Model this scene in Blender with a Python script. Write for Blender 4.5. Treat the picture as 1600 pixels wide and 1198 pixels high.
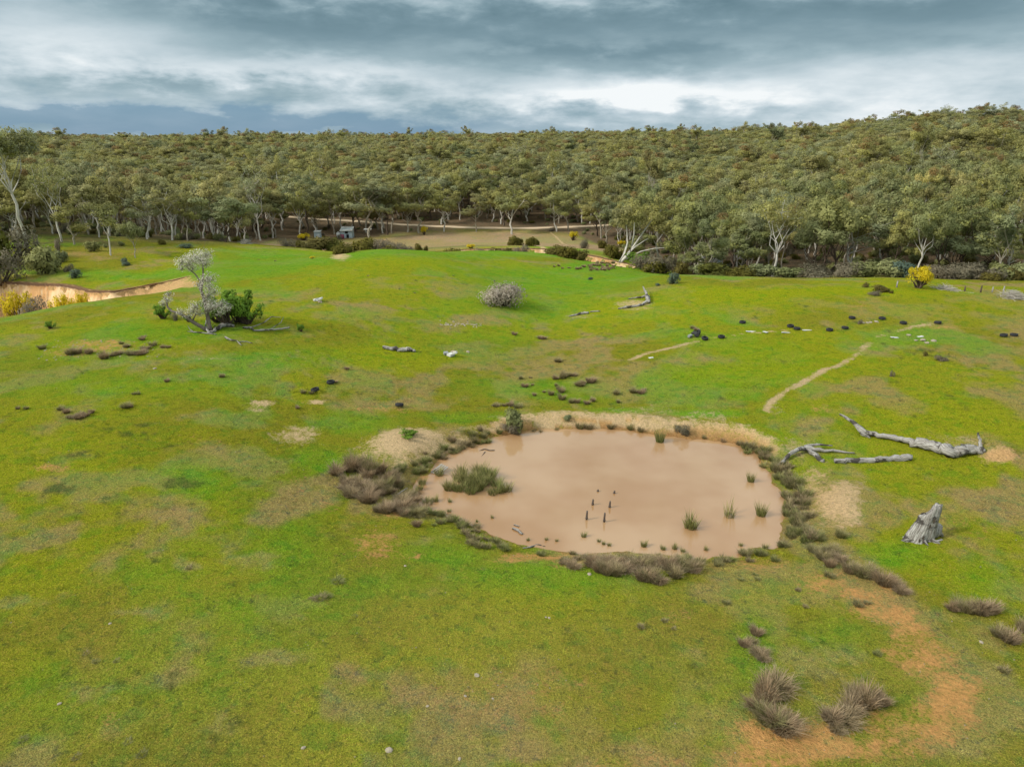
import bpy, math
import numpy as np
from math import radians, sin, cos, tan, atan2, pi
for o in list(bpy.data.objects): bpy.data.objects.remove(o)
SC = bpy.context.scene
COL = SC.collection
rng = np.random.default_rng(11)

# ------------------------------------------------------------------ camera
HC = 19.0                      # drone height above the tyre field, metres
PITCH = radians(18.7)
FPX = 1111.0                   # focal length in pixels of the 1600 px wide photograph
cam_d = bpy.data.cameras.new('camera'); cam = bpy.data.objects.new('camera', cam_d); COL.objects.link(cam)
cam.location = (0, 0, HC); cam.rotation_euler = (pi/2 - PITCH, 0, 0)
cam_d.sensor_width = 36; cam_d.lens = FPX/1600*36; cam_d.clip_start = .1; cam_d.clip_end = 20000
SC.camera = cam
SC.view_settings.view_transform = 'Standard'; SC.view_settings.look = 'None'
SC.view_settings.exposure = 0.42; SC.view_settings.gamma = 1
SC.view_settings.use_curve_mapping = False
SC.cycles.max_bounces = 6; SC.cycles.diffuse_bounces = 3; SC.cycles.glossy_bounces = 2

def pdir(px, py):
    u = (px-800)/FPX; v = (599-py)/FPX
    return np.array([u, cos(PITCH)+v*sin(PITCH), -sin(PITCH)+v*cos(PITCH)])

# ------------------------------------------------------------------ node helper
class NT:
    def __init__(s, nt): s.t = nt; s.t.nodes.clear()
    def n(s, typ, **kw):
        nd = s.t.nodes.new(typ)
        ins = kw.pop('ins', {})
        for k, v in kw.items(): setattr(nd, k, v)
        for k, v in ins.items(): s.put(nd.inputs[k], v)
        return nd
    def put(s, sock, v):
        if isinstance(v, bpy.types.NodeSocket): s.t.links.new(v, sock)
        elif isinstance(v, bpy.types.Node): s.t.links.new(v.outputs[0], sock)
        else: sock.default_value = v
    def m(s, op, a, b=0.0, c=0.0, clamp=False):
        nd = s.n('ShaderNodeMath', operation=op, use_clamp=clamp)
        for i, v in enumerate((a, b, c)): s.put(nd.inputs[i], v)
        return nd.outputs[0]
    def mix(s, f, a, b, bt='MIX'):
        nd = s.n('ShaderNodeMix', data_type='RGBA', blend_type=bt)
        s.put(nd.inputs[0], f); s.put(nd.inputs[6], a); s.put(nd.inputs[7], b)
        return nd.outputs[2]
    def noise(s, vec, scale, detail=3, rough=.55, dist=0.0):
        nd = s.n('ShaderNodeTexNoise'); nd.inputs['Scale'].default_value = scale
        nd.inputs['Detail'].default_value = detail; nd.inputs['Roughness'].default_value = rough
        nd.inputs['Distortion'].default_value = dist
        if vec is not None: s.put(nd.inputs['Vector'], vec)
        return nd.outputs[0]
    def step(s, x, a, b, lo=0.0, hi=1.0):
        nd = s.n('ShaderNodeMapRange', interpolation_type='SMOOTHSTEP')
        for i, v in enumerate((x, a, b, lo, hi)): s.put(nd.inputs[i], v)
        return nd.outputs[0]
    def ramp(s, f, stops):
        nd = s.n('ShaderNodeValToRGB'); s.put(nd.inputs[0], f)
        el = nd.color_ramp.elements
        while len(el) < len(stops): el.new(0.5)
        for e, (p, c) in zip(el, stops): e.position = p; e.color = (*c, 1) if len(c) == 3 else c
        return nd.outputs[0]

# ------------------------------------------------------------------ sky: overcast with broken cloud
world = bpy.data.worlds.new('World'); SC.world = world; world.use_nodes = True
W = NT(world.node_tree)
SUN_EL, SUN_AZ = 36.0, -108.0           # degrees; azimuth from +Y (view direction), negative = left
tc = W.n('ShaderNodeTexCoord'); sep = W.n('ShaderNodeSeparateXYZ', ins={0: tc.outputs['Generated']})
X, Y, Z = sep.outputs
el = W.m('MULTIPLY', W.m('ARCSINE', Z), 57.2958)
az = W.m('MULTIPLY', W.m('ARCTAN2', X, Y), 57.2958)
zz = W.m('ADD', W.m('MAXIMUM', Z, 0.0), 0.15)
pl = W.n('ShaderNodeCombineXYZ', ins={0: W.m('DIVIDE', X, zz), 1: W.m('DIVIDE', Y, zz), 2: 0.0})
n_big = W.noise(pl, .5, 5, .5, .2)
pl2 = W.n('ShaderNodeVectorMath', operation='MULTIPLY_ADD', ins={0: pl, 1: (.75, .8, 1), 2: (7.3, 3.1, 0)})
n_fine = W.noise(pl2, 1.5, 8, .56, .15)
flat = W.n('ShaderNodeCombineXYZ', ins={0: W.m('MULTIPLY', az, .14), 1: W.m('MULTIPLY', el, .40), 2: 0.0})
n_str = W.noise(flat, 1.5, 9, .57, .12)
wa = W.m('ADD', az, W.m('MULTIPLY', W.m('SUBTRACT', n_big, .5), 22.0))
we = W.m('ADD', el, W.m('MULTIPLY', W.m('SUBTRACT', n_str, .5), 4.2))
def blob(px, py, sx, sy, w):
    d = pdir(px, py); d /= np.linalg.norm(d)
    a = math.degrees(atan2(d[0], d[1])); e = math.degrees(math.asin(d[2]))
    sa = sx/FPX*57.3; se = sy/FPX*57.3
    da = W.m('DIVIDE', W.m('SUBTRACT', wa, a), sa); de = W.m('DIVIDE', W.m('SUBTRACT', we, e), se)
    q = W.m('ADD', W.m('MULTIPLY', da, da), W.m('MULTIPLY', de, de))
    return W.m('MULTIPLY', W.m('EXPONENT', W.m('MULTIPLY', q, -1.0)), w)
tot = W.m('ADD', .54, W.m('MULTIPLY', W.m('SUBTRACT', n_big, .5), .50))
tot = W.m('ADD', tot, W.m('MULTIPLY', W.m('SUBTRACT', n_fine, .5), .62))
tot = W.m('ADD', tot, W.m('MULTIPLY', W.m('SUBTRACT', n_str, .5), .75))
for b in [(560, 45, 380, 34, -.30), (1200, 18, 400, 30, -.34), (900, 92, 260, 18, -.22), (240, 140, 190, 14, -.14), (330, 15, 230, 26, -.12),
          (40, 55, 140, 50, .34), (500, 108, 230, 20, .32), (1000, 148, 210, 20, .46), (1500, 120, 300, 50, .20), (1400, 180, 300, 25, .14), (750, 150, 300, 26, .06),
          (60, 165, 160, 9, .10), (700, 190, 300, 18, -.05)]:
    tot = W.m('ADD', tot, blob(*b))
cloud = W.ramp(tot, [(0.02, (.105, .175, .210)), (.24, (.150, .230, .270)), (.45, (.245, .335, .375)), (.64, (.38, .46, .50)), (.84, (.53, .59, .62)), (1.0, (.68, .71, .72))])
blue = W.m('ADD', W.m('ADD', blob(110, 182, 330, 15, 1.5), blob(500, 200, 330, 12, .9)), blob(1000, 178, 300, 8, .12))
nish = W.n('ShaderNodeTexSky', sky_type='NISHITA', sun_disc=False, sun_elevation=radians(SUN_EL), sun_rotation=radians(SUN_AZ % 360))
nish_b = W.mix(1.0, nish.outputs[0], (.085, .085, .085, 1), 'MULTIPLY')
gap = W.mix(.75, nish_b, (.085, .21, .35, 1))
col = W.mix(W.m('MINIMUM', blue, .85), cloud, gap)
# an overcast sky grows brighter towards the zenith
col = W.mix(1.0, col, W.n('ShaderNodeCombineColor', ins={0: W.step(el, 8, 40, 1, 2.35), 1: W.step(el, 8, 40, 1, 2.05), 2: W.step(el, 8, 40, 1, 1.85)}), 'MULTIPLY')
bg = W.n('ShaderNodeBackground', ins={0: col, 1: 1.0})
W.n('ShaderNodeOutputWorld', ins={0: bg})
world.cycles.sampling_method = 'MANUAL'; world.cycles.sample_map_resolution = 512

sun_d = bpy.data.lights.new('sun', 'SUN'); sun = bpy.data.objects.new('sun', sun_d); COL.objects.link(sun)
sun_d.energy = 2.6; sun_d.angle = radians(10); sun_d.color = (1, .94, .84)
sun.rotation_euler = (radians(90-SUN_EL), 0, radians(180-SUN_AZ)); sun.location = (0, 0, 60)

# ------------------------------------------------------------------ numpy noise
def _hash(ix, iy, seed):
    h = (ix.astype(np.int64)*374761393 + iy.astype(np.int64)*668265263 + seed*1442695041) & 0xffffffff
    h = ((h ^ (h >> 13))*1274126177) & 0xffffffff
    return ((h ^ (h >> 16)) & 0xffff)/65535.0
def vnoise(x, y, seed=0):
    ix = np.floor(x); iy = np.floor(y); fx = x-ix; fy = y-iy
    fx = fx*fx*(3-2*fx); fy = fy*fy*(3-2*fy)
    a = _hash(ix, iy, seed); b = _hash(ix+1, iy, seed); c = _hash(ix, iy+1, seed); d = _hash(ix+1, iy+1, seed)
    return (a*(1-fx)+b*fx)*(1-fy)+(c*(1-fx)+d*fx)*fy
def fbm(x, y, scale, oct=4, seed=0, rough=.5):
    v = 0; a = 1; t = 0; x = np.asarray(x, float)/scale; y = np.asarray(y, float)/scale
    for k in range(oct):
        v = v+a*vnoise(x+k*17.3, y-k*9.1, seed+k); t += a; a *= rough; x = x*2.03; y = y*2.03
    return v/t                     # 0..1
def ss(x, a, b):
    t = np.clip((np.asarray(x, float)-a)/(b-a), 0, 1); return t*t*(3-2*t)

# ------------------------------------------------------------------ terrain
def PZ(px, py, z):                # where the sight line through a pixel is at height z
    d = pdir(px, py); t = (z-HC)/d[2]; return (d[0]*t, d[1]*t, z)
def WZ(px, Yd, z):                # a column of the view at forward distance Yd and height z
    dep = Yd*cos(PITCH)+(HC-z)*sin(PITCH); return ((px-800)/FPX*dep, Yd, z)
WL = -2.0                         # water level
CP = [PZ(*a) for a in [
 (0,1198,-.4),(400,1198,-.8),(800,1198,-.9),(1200,1198,-.9),(1600,1198,-.9),(-250,1000,.2),(1850,1000,-.8),
 (0,950,.1),(250,950,-.2),(450,950,-.6),(800,950,-1.2),(1150,950,-1.25),(1400,950,-1.3),(1600,950,-1.1),
 (0,750,.7),(250,750,.3),(420,750,-.3),(560,850,-1.1),(700,880,-1.35),(1400,780,-1.2),(1600,750,-.6),(1600,850,-.9),(1340,880,-1.45),
 (0,620,1.2),(200,620,1.1),(400,620,.4),(600,620,-.6),(830,620,-1.25),(1000,620,-1.1),(1200,600,-.2),(1400,620,.2),(1600,620,.6),(1400,680,-.5),
 (640,690,-1.2),(530,740,-1.2),(1250,680,-1.1),(900,640,-1.2),
 (0,550,1.5),(200,540,1.7),(400,540,1.4),(600,540,.3),(740,540,-.7),(850,560,-1.2),(1000,560,-.5),(1150,530,.4),(1350,520,1.1),(1600,525,1.4),(-250,560,1.2),(1850,560,1.5),
 (330,505,2.0),(300,465,2.3),(500,470,2.0),(650,465,1.2),(780,475,0.0),(860,490,-.8),(950,475,-.1),(1050,480,.8),(1200,470,1.6),(1350,465,2.0),(1600,490,1.8),
 (600,420,2.6),(700,440,1.6),(760,430,.7),(500,425,2.3)]]
CP += [WZ(*a) for a in [
 (-300,75,1.0),(-300,100,.5),(-300,150,2),(-300,250,3),(-300,400,6),(-300,600,12),(-300,1200,16),
 (0,73,1.45),(0,82,-.2),(0,92,-.6),(0,106,.6),(0,120,1.8),(0,138,2.6),(0,180,1),(0,260,-2),(0,400,1),(0,600,6),(0,1200,12),
 (110,78,1.9),(110,86,.3),(110,104,.5),(110,120,1.5),(110,140,2.2),
 (220,86,2.0),(220,95,.7),(220,108,.9),(220,140,1.4),
 (310,96,1.9),(310,106,1.3),(310,125,1.2),(310,150,.2),(310,200,-5),(310,285,-6),(310,400,-1),(310,600,5),(310,1200,12),
 (450,105,1.9),(450,116,.8),(450,132,.1),(450,148,-1.4),(450,175,-6.5),(450,240,-10),(450,285,-8.6),(450,400,-2),(450,600,4),(450,1200,12),
 (600,118,2.4),(600,127,1.0),(600,142,-2.0),(600,170,-5.5),(600,240,-10.3),(600,285,-8.6),(600,400,-2),(600,600,4),(600,1200,12),
 (750,115,.2),(750,134,-.6),(750,150,-2.0),(750,176,-4.9),(750,240,-10),(750,275,-8),(750,400,-2),(750,600,4),(750,1200,12),
 (900,108,-.9),(900,124,-1.2),(900,138,-2.3),(900,149,-2.3),(900,176,-5.4),(900,215,-8.6),(900,275,-7.6),(900,400,-1),(900,600,5),(900,1200,16),
 (1050,88,1.0),(1050,101,1.0),(1050,116,-1.8),(1050,150,-5.5),(1050,200,-7),(1050,275,-6),(1050,400,0),(1050,600,6),(1050,1200,17),
 (1200,90,1.9),(1200,103,.4),(1200,120,-2.2),(1200,180,-3.5),(1200,260,-1),(1200,400,2),(1200,600,7),(1200,1200,15),
 (1400,88,2.2),(1400,102,.6),(1400,118,-1.2),(1400,180,0),(1400,260,4),(1400,400,10),(1400,550,18),(1400,800,24),(1400,1200,27),
 (1600,82,2.0),(1600,98,.8),(1600,115,-.6),(1600,180,1.5),(1600,260,8),(1600,400,15),(1600,550,25),(1600,800,31),(1600,1200,34),
 (1950,85,1.6),(1950,120,0),(1950,180,3),(1950,400,20),(1950,600,29),(1950,1200,40)]]
for a in (-1.1, -.6, 0, .6, 1.1):
    for r, z in ((3500, 15 if a < .4 else 40), (9000, 14)): CP.append((r*sin(a), r*cos(a), z))
for a in (-1.1, 1.1):
    for r, z in ((15, -.5), (40, 0), (90, .8)): CP.append((r*sin(a), r*cos(a), z))
CP = np.array(CP)
def warp(x, y):
    r = np.maximum(np.hypot(x, y), 12.0); a = np.arctan2(x, y)
    return np.clip(a, -1.15, 1.15)*1.3, np.log(r)
def _tps(d2): return .5*d2*np.log(d2+1e-12)
_cu, _cv = warp(CP[:, 0], CP[:, 1]); _K = len(CP)
_A = _tps((_cu[:, None]-_cu)**2+(_cv[:, None]-_cv)**2)+np.eye(_K)*2e-5
_P = np.c_[np.ones(_K), _cu, _cv]
_sol = np.linalg.solve(np.block([[_A, _P], [_P.T, np.zeros((3, 3))]]), np.r_[CP[:, 2], 0, 0, 0])
def hbase(x, y):
    x = np.atleast_1d(np.asarray(x, float)); y = np.atleast_1d(np.asarray(y, float)); out = np.empty(x.shape)
    for i in range(0, len(x), 20000):
        u, v = warp(x[i:i+20000], y[i:i+20000])
        d2 = (u[:, None]-_cu)**2+(v[:, None]-_cv)**2
        out[i:i+20000] = _tps(d2)@_sol[:_K]+_sol[_K]+_sol[_K+1]*u+_sol[_K+2]*v
    a = np.abs(np.arctan2(x, y)); return out*(1-ss(a, 1.3, 2.7))
POND_PX = [(640,766),(655,746),(672,735),(695,716),(722,700),(760,688),(800,678),(850,672),(900,670),(960,670),(1000,674),(1040,682),(1090,685),(1130,690),(1160,699),(1184,714),
 (1200,735),(1212,760),(1221,785),(1225,810),(1222,835),(1213,850),(1190,857),(1150,866),(1100,869),(1050,868),(1000,862),(950,862),(900,868),(860,860),(820,850),(780,838),(740,824),(700,808),(665,792),(645,780)]
def smooth_closed(P, k=6, jit=0.0):
    P = np.array(P, float); n = len(P); out = []
    for i in range(n):
        a, b, c, d = P[i-1], P[i], P[(i+1) % n], P[(i+2) % n]
        for j in range(k):
            t = j/k; out.append(.5*((2*b)+(-a+c)*t+(2*a-5*b+4*c-d)*t*t+(-a+3*b-3*c+d)*t**3))
    out = np.array(out)
    if jit:
        m = len(out); th = np.arange(m)
        nrm = np.roll(out, -1, 0)-np.roll(out, 1, 0); nrm = np.c_[nrm[:, 1], -nrm[:, 0]]/np.linalg.norm(nrm, axis=1)[:, None]
        w = (fbm(out[:, 0], out[:, 1], 1.1, 3, 5)-.5)*2*jit
        out = out+nrm*w[:, None]
    return out
POND = smooth_closed([PZ(a, b, WL)[:2] for a, b in POND_PX], 5, .45)
def sdist(poly, x, y, closed=True):
    """distance to a polyline and (closed) whether inside"""
    P = np.asarray(poly); Q = np.roll(P, -1, 0)
    if not closed: P, Q = P[:-1], Q[:-1]
    best = np.full(x.shape, 1e9); ins = np.zeros(x.shape, bool); sgn = np.zeros(x.shape); par = np.zeros(x.shape)
    for i in range(len(P)):
        ax, ay = P[i]; bx, by = Q[i]; dx, dy = bx-ax, by-ay; L = dx*dx+dy*dy+1e-12
        t = np.clip(((x-ax)*dx+(y-ay)*dy)/L, 0, 1); d = np.hypot(x-ax-t*dx, y-ay-t*dy)
        m = d < best; best = np.where(m, d, best)
        sgn = np.where(m, np.sign((x-ax)*dy-(y-ay)*dx), sgn); par = np.where(m, i+t, par)
        if closed:
            c = ((ay > y) != (by > y)) & (x < (bx-ax)*(y-ay)/(by-ay+1e-15)+ax); ins ^= c
    return best, ins, sgn, par
# eroded gully bank on the left: top edge of the cliff, from left to right
GUL = [PZ(-260,452,1.0)[:2], PZ(-120,446,.9)[:2], PZ(0,435,.6)[:2], PZ(30,437,.5)[:2], PZ(75,438,.5)[:2], PZ(110,441,.5)[:2], PZ(140,448,.45)[:2], PZ(175,453,.4)[:2], PZ(210,449,.5)[:2], PZ(250,444,.8)[:2], PZ(290,437,1.2)[:2], PZ(318,431,1.5)[:2]]
GD = np.array([4.2, 4.2, 4.2, 4.2, 4.4, 4.2, 3.8, 3.0, 2.0, 1.1, .5, 0.05])
# creek bank beyond the green field
CRK = [WZ(560,150,-3)[:2], WZ(620,151,-3)[:2], WZ(660,150,-3)[:2], WZ(700,152,-3)[:2], WZ(760,150,-3)[:2], WZ(820,151,-3)[:2], WZ(870,149,-3)[:2], WZ(930,146,-3)[:2], WZ(985,142,-3)[:2], WZ(1020,138,-3)[:2]]
CD = np.array([0.1, .8, 2.0, 2.4, 1.8, 2.4, 3.0, 2.8, 2.0, .1])
PC = POND.mean(0)
MOUNDS = [PZ(1560,712,-.7)[:2]+(.55, 1.0), PZ(630,690,-1.2)[:2]+(.45, 2.6), PZ(1312,775,-1.2)[:2]+(.3, 2.0)]
def hfun(x, y):
    x = np.atleast_1d(np.asarray(x, float)); y = np.atleast_1d(np.asarray(y, float))
    z = hbase(x, y)
    r = np.hypot(x, y)
    z = z+(fbm(x, y, 7, 3, 3)-.5)*.34*ss(r, 3, 20)+(fbm(x, y, 1.3, 2, 8)-.5)*.09
    z = z+(fbm(x, y, 60, 3, 9)-.5)*5*ss(r, 230, 500)
    for mx, my, ma, mr in MOUNDS: z = z+ma*np.exp(-((x-mx)**2+(y-my)**2)/mr**2)
    # pond basin
    m = np.hypot(x-PC[0], y-PC[1]) < 26
    if m.any():
        xx, yy = x[m], y[m]; d, ins, _, _ = sdist(POND, xx, yy)
        far = ss(yy, PC[1]-1, PC[1]+7)                  # steep sandy bank on the far side
        rise = WL+np.where(ins, -.35*np.minimum(d, 3), (.16+.42*far)*d)+(fbm(xx, yy, .8, 3, 55)-.5)*.14
        t = ss(np.where(ins, 0, d), .2+.6*far, 3.2-1.0*far)
        z[m] = rise*(1-t)+np.maximum(z[m], WL+.22+.25*far)*t
    m = (np.abs(y-95) < 40) & (x < -25)
    if m.any():
        xx, yy = x[m], y[m]; d, _, s, par = sdist(GUL, xx, yy, False)
        D = np.interp(par, np.arange(len(GD)), GD); front = s > 0
        c = np.where(front, ss(d, .15, .9)*(1-ss(d, 7, 17)), 0)
        z[m] = z[m]-D*c
    m = (y > 120) & (y < 165) & (np.abs(x) < 60)
    if m.any():
        d, _, s, par = sdist(CRK, x[m], y[m], False); D = np.interp(par, np.arange(len(CD)), CD)
        z[m] = z[m]-D*np.where(s > 0, ss(d, .1, .8)*(1-ss(d, 3.5, 9)), 0)
    return z
def pix(px, py, zoff=0.0):
    """ground points seen at the given pixels (first hit of the sight line)"""
    px = np.atleast_1d(np.asarray(px, float)); py = np.atleast_1d(np.asarray(py, float))
    u = (px-800)/FPX; v = (599-py)/FPX
    D = np.c_[u, cos(PITCH)+v*sin(PITCH), -sin(PITCH)+v*cos(PITCH)]
    ts = np.geomspace(14, 900, 260)
    x = D[:, 0][:, None]*ts; y = D[:, 1][:, None]*ts; z = HC+D[:, 2][:, None]*ts
    h = hfun(x.ravel(), y.ravel()).reshape(x.shape)
    below = z < h; below[:, -1] = True; k = np.argmax(below, 1); k = np.maximum(k, 1)
    i = np.arange(len(px)); t0 = ts[k-1].copy(); t1 = ts[k].copy()
    for _ in range(9):
        tm = (t0+t1)/2; b = HC+D[:, 2]*tm < hfun(D[:, 0]*tm, D[:, 1]*tm)
        t1 = np.where(b, tm, t1); t0 = np.where(b, t0, tm)
    P = D*t1[:, None]; P[:, 2] = hfun(P[:, 0], P[:, 1])+zoff
    return P
def pixscale(P):                  # metres per photograph pixel at a point
    return (P[..., 1]*cos(PITCH)+(HC-P[..., 2])*sin(PITCH))/FPX

# ------------------------------------------------------------------ ground colour: what grows or lies bare where
def patches(lst):
    """world ellipses from (px,py,rx,ry,amount[,angle])"""
    L = np.array([(a[0], a[1], a[2], a[3]) for a in lst], float)
    C = pix(L[:, 0], L[:, 1]); A = pix(L[:, 0]+L[:, 2]*.5, L[:, 1]); B = pix(L[:, 0], L[:, 1]+L[:, 3]*.5)
    out = []
    for c, a, b, l in zip(C, A, B, lst):
        va = (a-c)[:2]*2; vb = (b-c)[:2]*2
        if np.linalg.norm(vb) > 12*np.linalg.norm(va)+6: vb = vb*(6/np.linalg.norm(vb))
        M = np.linalg.pinv(np.c_[va, vb]); ang = radians(l[5]) if len(l) > 5 else 0
        out.append((c[:2], M, l[4], ang))
    return out
def eval_p(pl, x, y, soft=1.0, nz=None):
    v = np.zeros(x.shape)
    for c, M, w, ang in pl:
        dx, dy = x-c[0], y-c[1]; u = M[0, 0]*dx+M[0, 1]*dy; t = M[1, 0]*dx+M[1, 1]*dy
        if ang: u, t = u*cos(ang)+t*sin(ang), -u*sin(ang)+t*cos(ang)
        q = u*u+t*t
        v = np.maximum(v, w*np.exp(-.75*q**1.6))
    return v
SAND = patches([(635,684,72,26,1.25),(700,690,40,18,.9),(590,700,40,20,.8),(640,720,60,22,.75),(780,668,60,12,1.0),(850,655,80,12,1.1),(950,655,100,14,1.1),(1040,662,90,13,1.1),(1110,672,60,12,.9),(880,665,90,8,1.2),(1000,668,90,8,1.15),(1160,690,30,14,.8),
 (1312,780,44,42,1.15),(1275,760,30,50,.75),(1350,760,20,30,.5),(1555,710,32,20,.7),(1500,690,60,14,.6),(1250,700,36,24,.6),
 (412,629,22,6,1.1),(495,630,16,5,1.05),(465,680,42,14,.85),(405,640,16,5,.7),(1000,642,60,9,.55),(1100,650,60,12,.6),(530,400,16,6,1.0),(1085,455,6,3,.5),
 (1215,560+80,14,10,.5),(905,495,26,4,.6),(990,474,30,6,.9),(990,482,40,4,.7),(330,560,30,6,.5)])
ORANGE = patches([(1290,912,50,14,.7),(1345,932,50,16,.8),(1395,960,40,22,.85),(1425,990,40,30,.85),(1450,1030,50,36,.85),(1495,1085,40,40,.9),(1470,1140,60,30,.85),(1390,1165,80,26,.8),(1300,1180,90,26,.9),(1200,1185,80,30,.9),(1430,1020,60,40,.72),(1480,1090,60,50,.92),(1360,950,50,24,.7),(1560,712,24,15,1.3),(1240,1170,110,45,.98),(1160,1150,40,26,.5),(1400,1130,90,40,.75),(1300,900,60,12,.55),(1385,920,25,22,.7),(1470,1130,60,26,.75),
 (590,850,44,32,.82),(620,800,40,12,.75),(460,750,30,28,.45),(510,790,26,12,.45),(820,1080,150,60,.5),(1000,1190,130,30,.55),(640,865,32,8,.6),(75,732,36,7,.92),(830,872,70,10,.9),(890,880,40,8,.7),(1190,880,60,14,.6),(1060,955,40,26,.45),
 (150,540,70,14,.75),(100,550,50,8,.7),(70,605,20,5,.3),(330,545,30,5,.6),(245,490,16,6,.8),(1480,512,36,5,.6),(600,640,90,8,.5),(310,685,36,7,.5),(1420,700,60,14,.35),(1180,850,40,14,.5),(1520,820,50,26,.4),(150,1130,36,20,.45),
 (560,985,30,60,.2),(1280,640,20,8,.5),(185,500,18,4,.5),(1345,478,22,4,.6),(150,395,90,12,.55),(320,410,60,8,.3),(1275,770,60,60,.35)])
FRESH = patches([(860,440,150,24,1),(760,395,220,10,1),(900,415,120,14,1),(430,398,90,12,.9),(830,480,90,24,.8),(760,540,80,28,.5),(840,610,120,16,.8),(470,870,60,80,.6),(300,750,70,26,.9),(500,720,36,26,.9),(560,660,60,16,.7),(1100,645,60,6,1.2),(980,640,60,6,.9),(740,650,90,6,.7),
 (870,900,160,26,.8),(700,870,60,18,.7),(1400,860,50,24,.8),(1250,700,90,60,.35),(1180,1010,36,60,.7),(1300,1000,50,30,.5),(450,950,120,20,.5),(250,900,80,14,.5),(150,600,200,22,.55),(430,560,120,18,.6),(300,520,120,16,.7),(180,430,100,8,.9),(100,560,140,50,.35),
 (850,860,30,10,.5),(80,1080,60,60,.4),(600,920,80,20,.4),(1540,900,60,30,.5)])
GREY = patches([(390,875,60,18,1),(290,885,26,9,1),(480,970,22,12,1.1),(200,960,30,8,.9),(40,940,60,20,.7),(420,1025,50,16,.9),(270,560,150,20,.5),(370,530,120,14,.45),(110,640,60,12,.4),(1270,1030,70,36,.8),(1270,1075,50,26,.7),(900,1030,40,14,.5),(130,1090,60,20,.6),(330,1130,50,20,.4),(1210,770,26,60,.3),(480,560,80,14,.6),(350,580,200,20,.35),(230,470,180,10,.3),(640,500,120,12,.25),(1050,540,80,10,.3)])
LIME = patches([(620,410,140,16,.9),(500,440,160,16,.5),(1250,455,260,12,1.1),(1100,470,200,16,1.0),(1200,560,160,40,.7),(1500,480,160,20,.5),(620,560,140,18,.6),(280,490,160,16,.4),(1450,650,120,30,.4),(520,500,160,18,.3),(900,940,120,30,.4),(150,690,160,24,.4),(30,1050,80,60,.4),(1250,940,90,30,.5),(1130,560,90,20,.4),(1000,500,100,14,.5),(1100,1100,80,60,.4)])
DARKP = patches([(195,670,60,14,.9),(280,700,26,8,.6),(92,762,26,12,1),(285,757,26,9,1),(150,700,40,10,.5),(1430,548,38,6,.8),(1375,535,14,4,.8),(1330,500,20,3,.6),(1555,510,24,4,.6),(1520,515,26,3,.5),(60,655,30,5,.4),(1230,565,20,3,.5),(1390,575,16,4,.5),(1480,620,40,4,.4),(300,895,30,10,.6),(200,940,60,14,.4),(230,1080,60,16,.4),(300,1160,60,20,.4),(1250,475,30,3,.5),(1480,468,30,3,.4)])
BROWNP = patches([(250,820,120,60,.8),(120,880,100,40,.7),(150,1000,100,30,.6),(820,1080,190,80,.85),(1000,1150,130,60,.8),(600,1050,120,40,.6),(480,780,60,50,.8),(560,830,70,40,.7),(1500,800,90,40,.8),(1500,690,90,24,.7),(1300,660,70,16,.6),(330,700,90,14,.6),(600,620,80,10,.7),(900,530,80,14,.45),(1440,550,90,12,.45),(760,500,80,14,.4),(1330,930,90,40,.6),(200,1130,60,30,.6),(700,930,60,40,.5),(1400,1160,120,50,.6),(1100,560,80,14,.4),(260,640,90,16,.4),(640,470,80,16,.4)])
# worn foot track across the right slope and other thin tracks (bare earth lines)
TR = [([(1198,640),(1205,628),(1225,616),(1240,604),(1262,592),(1285,580),(1320,568),(1345,548),(1358,536)], .32), ([(1366,527),(1385,522)], .2), ([(1402,517),(1425,511),(1458,506)], .3), ([(985,562),(1010,552),(1050,543),(1090,533)], .28), ([(1110,529),(1165,521),(1230,516)], .14), ([(640,366),(700,362),(760,363),(810,366),(850,361),(885,356)], .55), ([(850,354),(858,362),(870,371),(888,384)], .35), ([(790,377),(830,384),(850,388)], .5)]
TRW = [(pix([a for a, b in t], [b for a, b in t])[:, :2], w) for t, w in TR]
C_OLIVE = np.array([.235, .240, .010]); C_BROWN = np.array([.360, .265, .095]); C_FRESH = np.array([.150, .335, .014]); C_LIME = np.array([.285, .325, .006])
C_GREY = np.array([.34, .30, .10]); C_DARK = np.array([.055, .080, .020]); C_SAND = np.array([.62, .44, .25]); C_OR = np.array([.60, .31, .11]); C_FLOOR = np.array([.24, .165, .095])
EDGE_PX = [-600, 0, 100, 200, 300, 370, 395, 430, 560, 625, 700, 800, 900, 930, 1000, 1040, 1075, 1110, 1250, 1400, 1600, 2200]
EDGE_Y = [118, 131, 138, 139, 137, 142, 190, 222, 232, 246, 254, 252, 234, 205, 170, 140, 116, 107, 106, 107, 106, 112]
def colpx(x, y, z):
    dep = y*cos(PITCH)+(HC-z)*sin(PITCH); return np.where(dep > 1, x/np.maximum(dep, 1)*FPX+800, np.sign(x)*9999)
def forest(x, y, z):              # how far behind the forest edge
    p = colpx(x, y, z); return y-np.interp(p, EDGE_PX, EDGE_Y)
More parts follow.
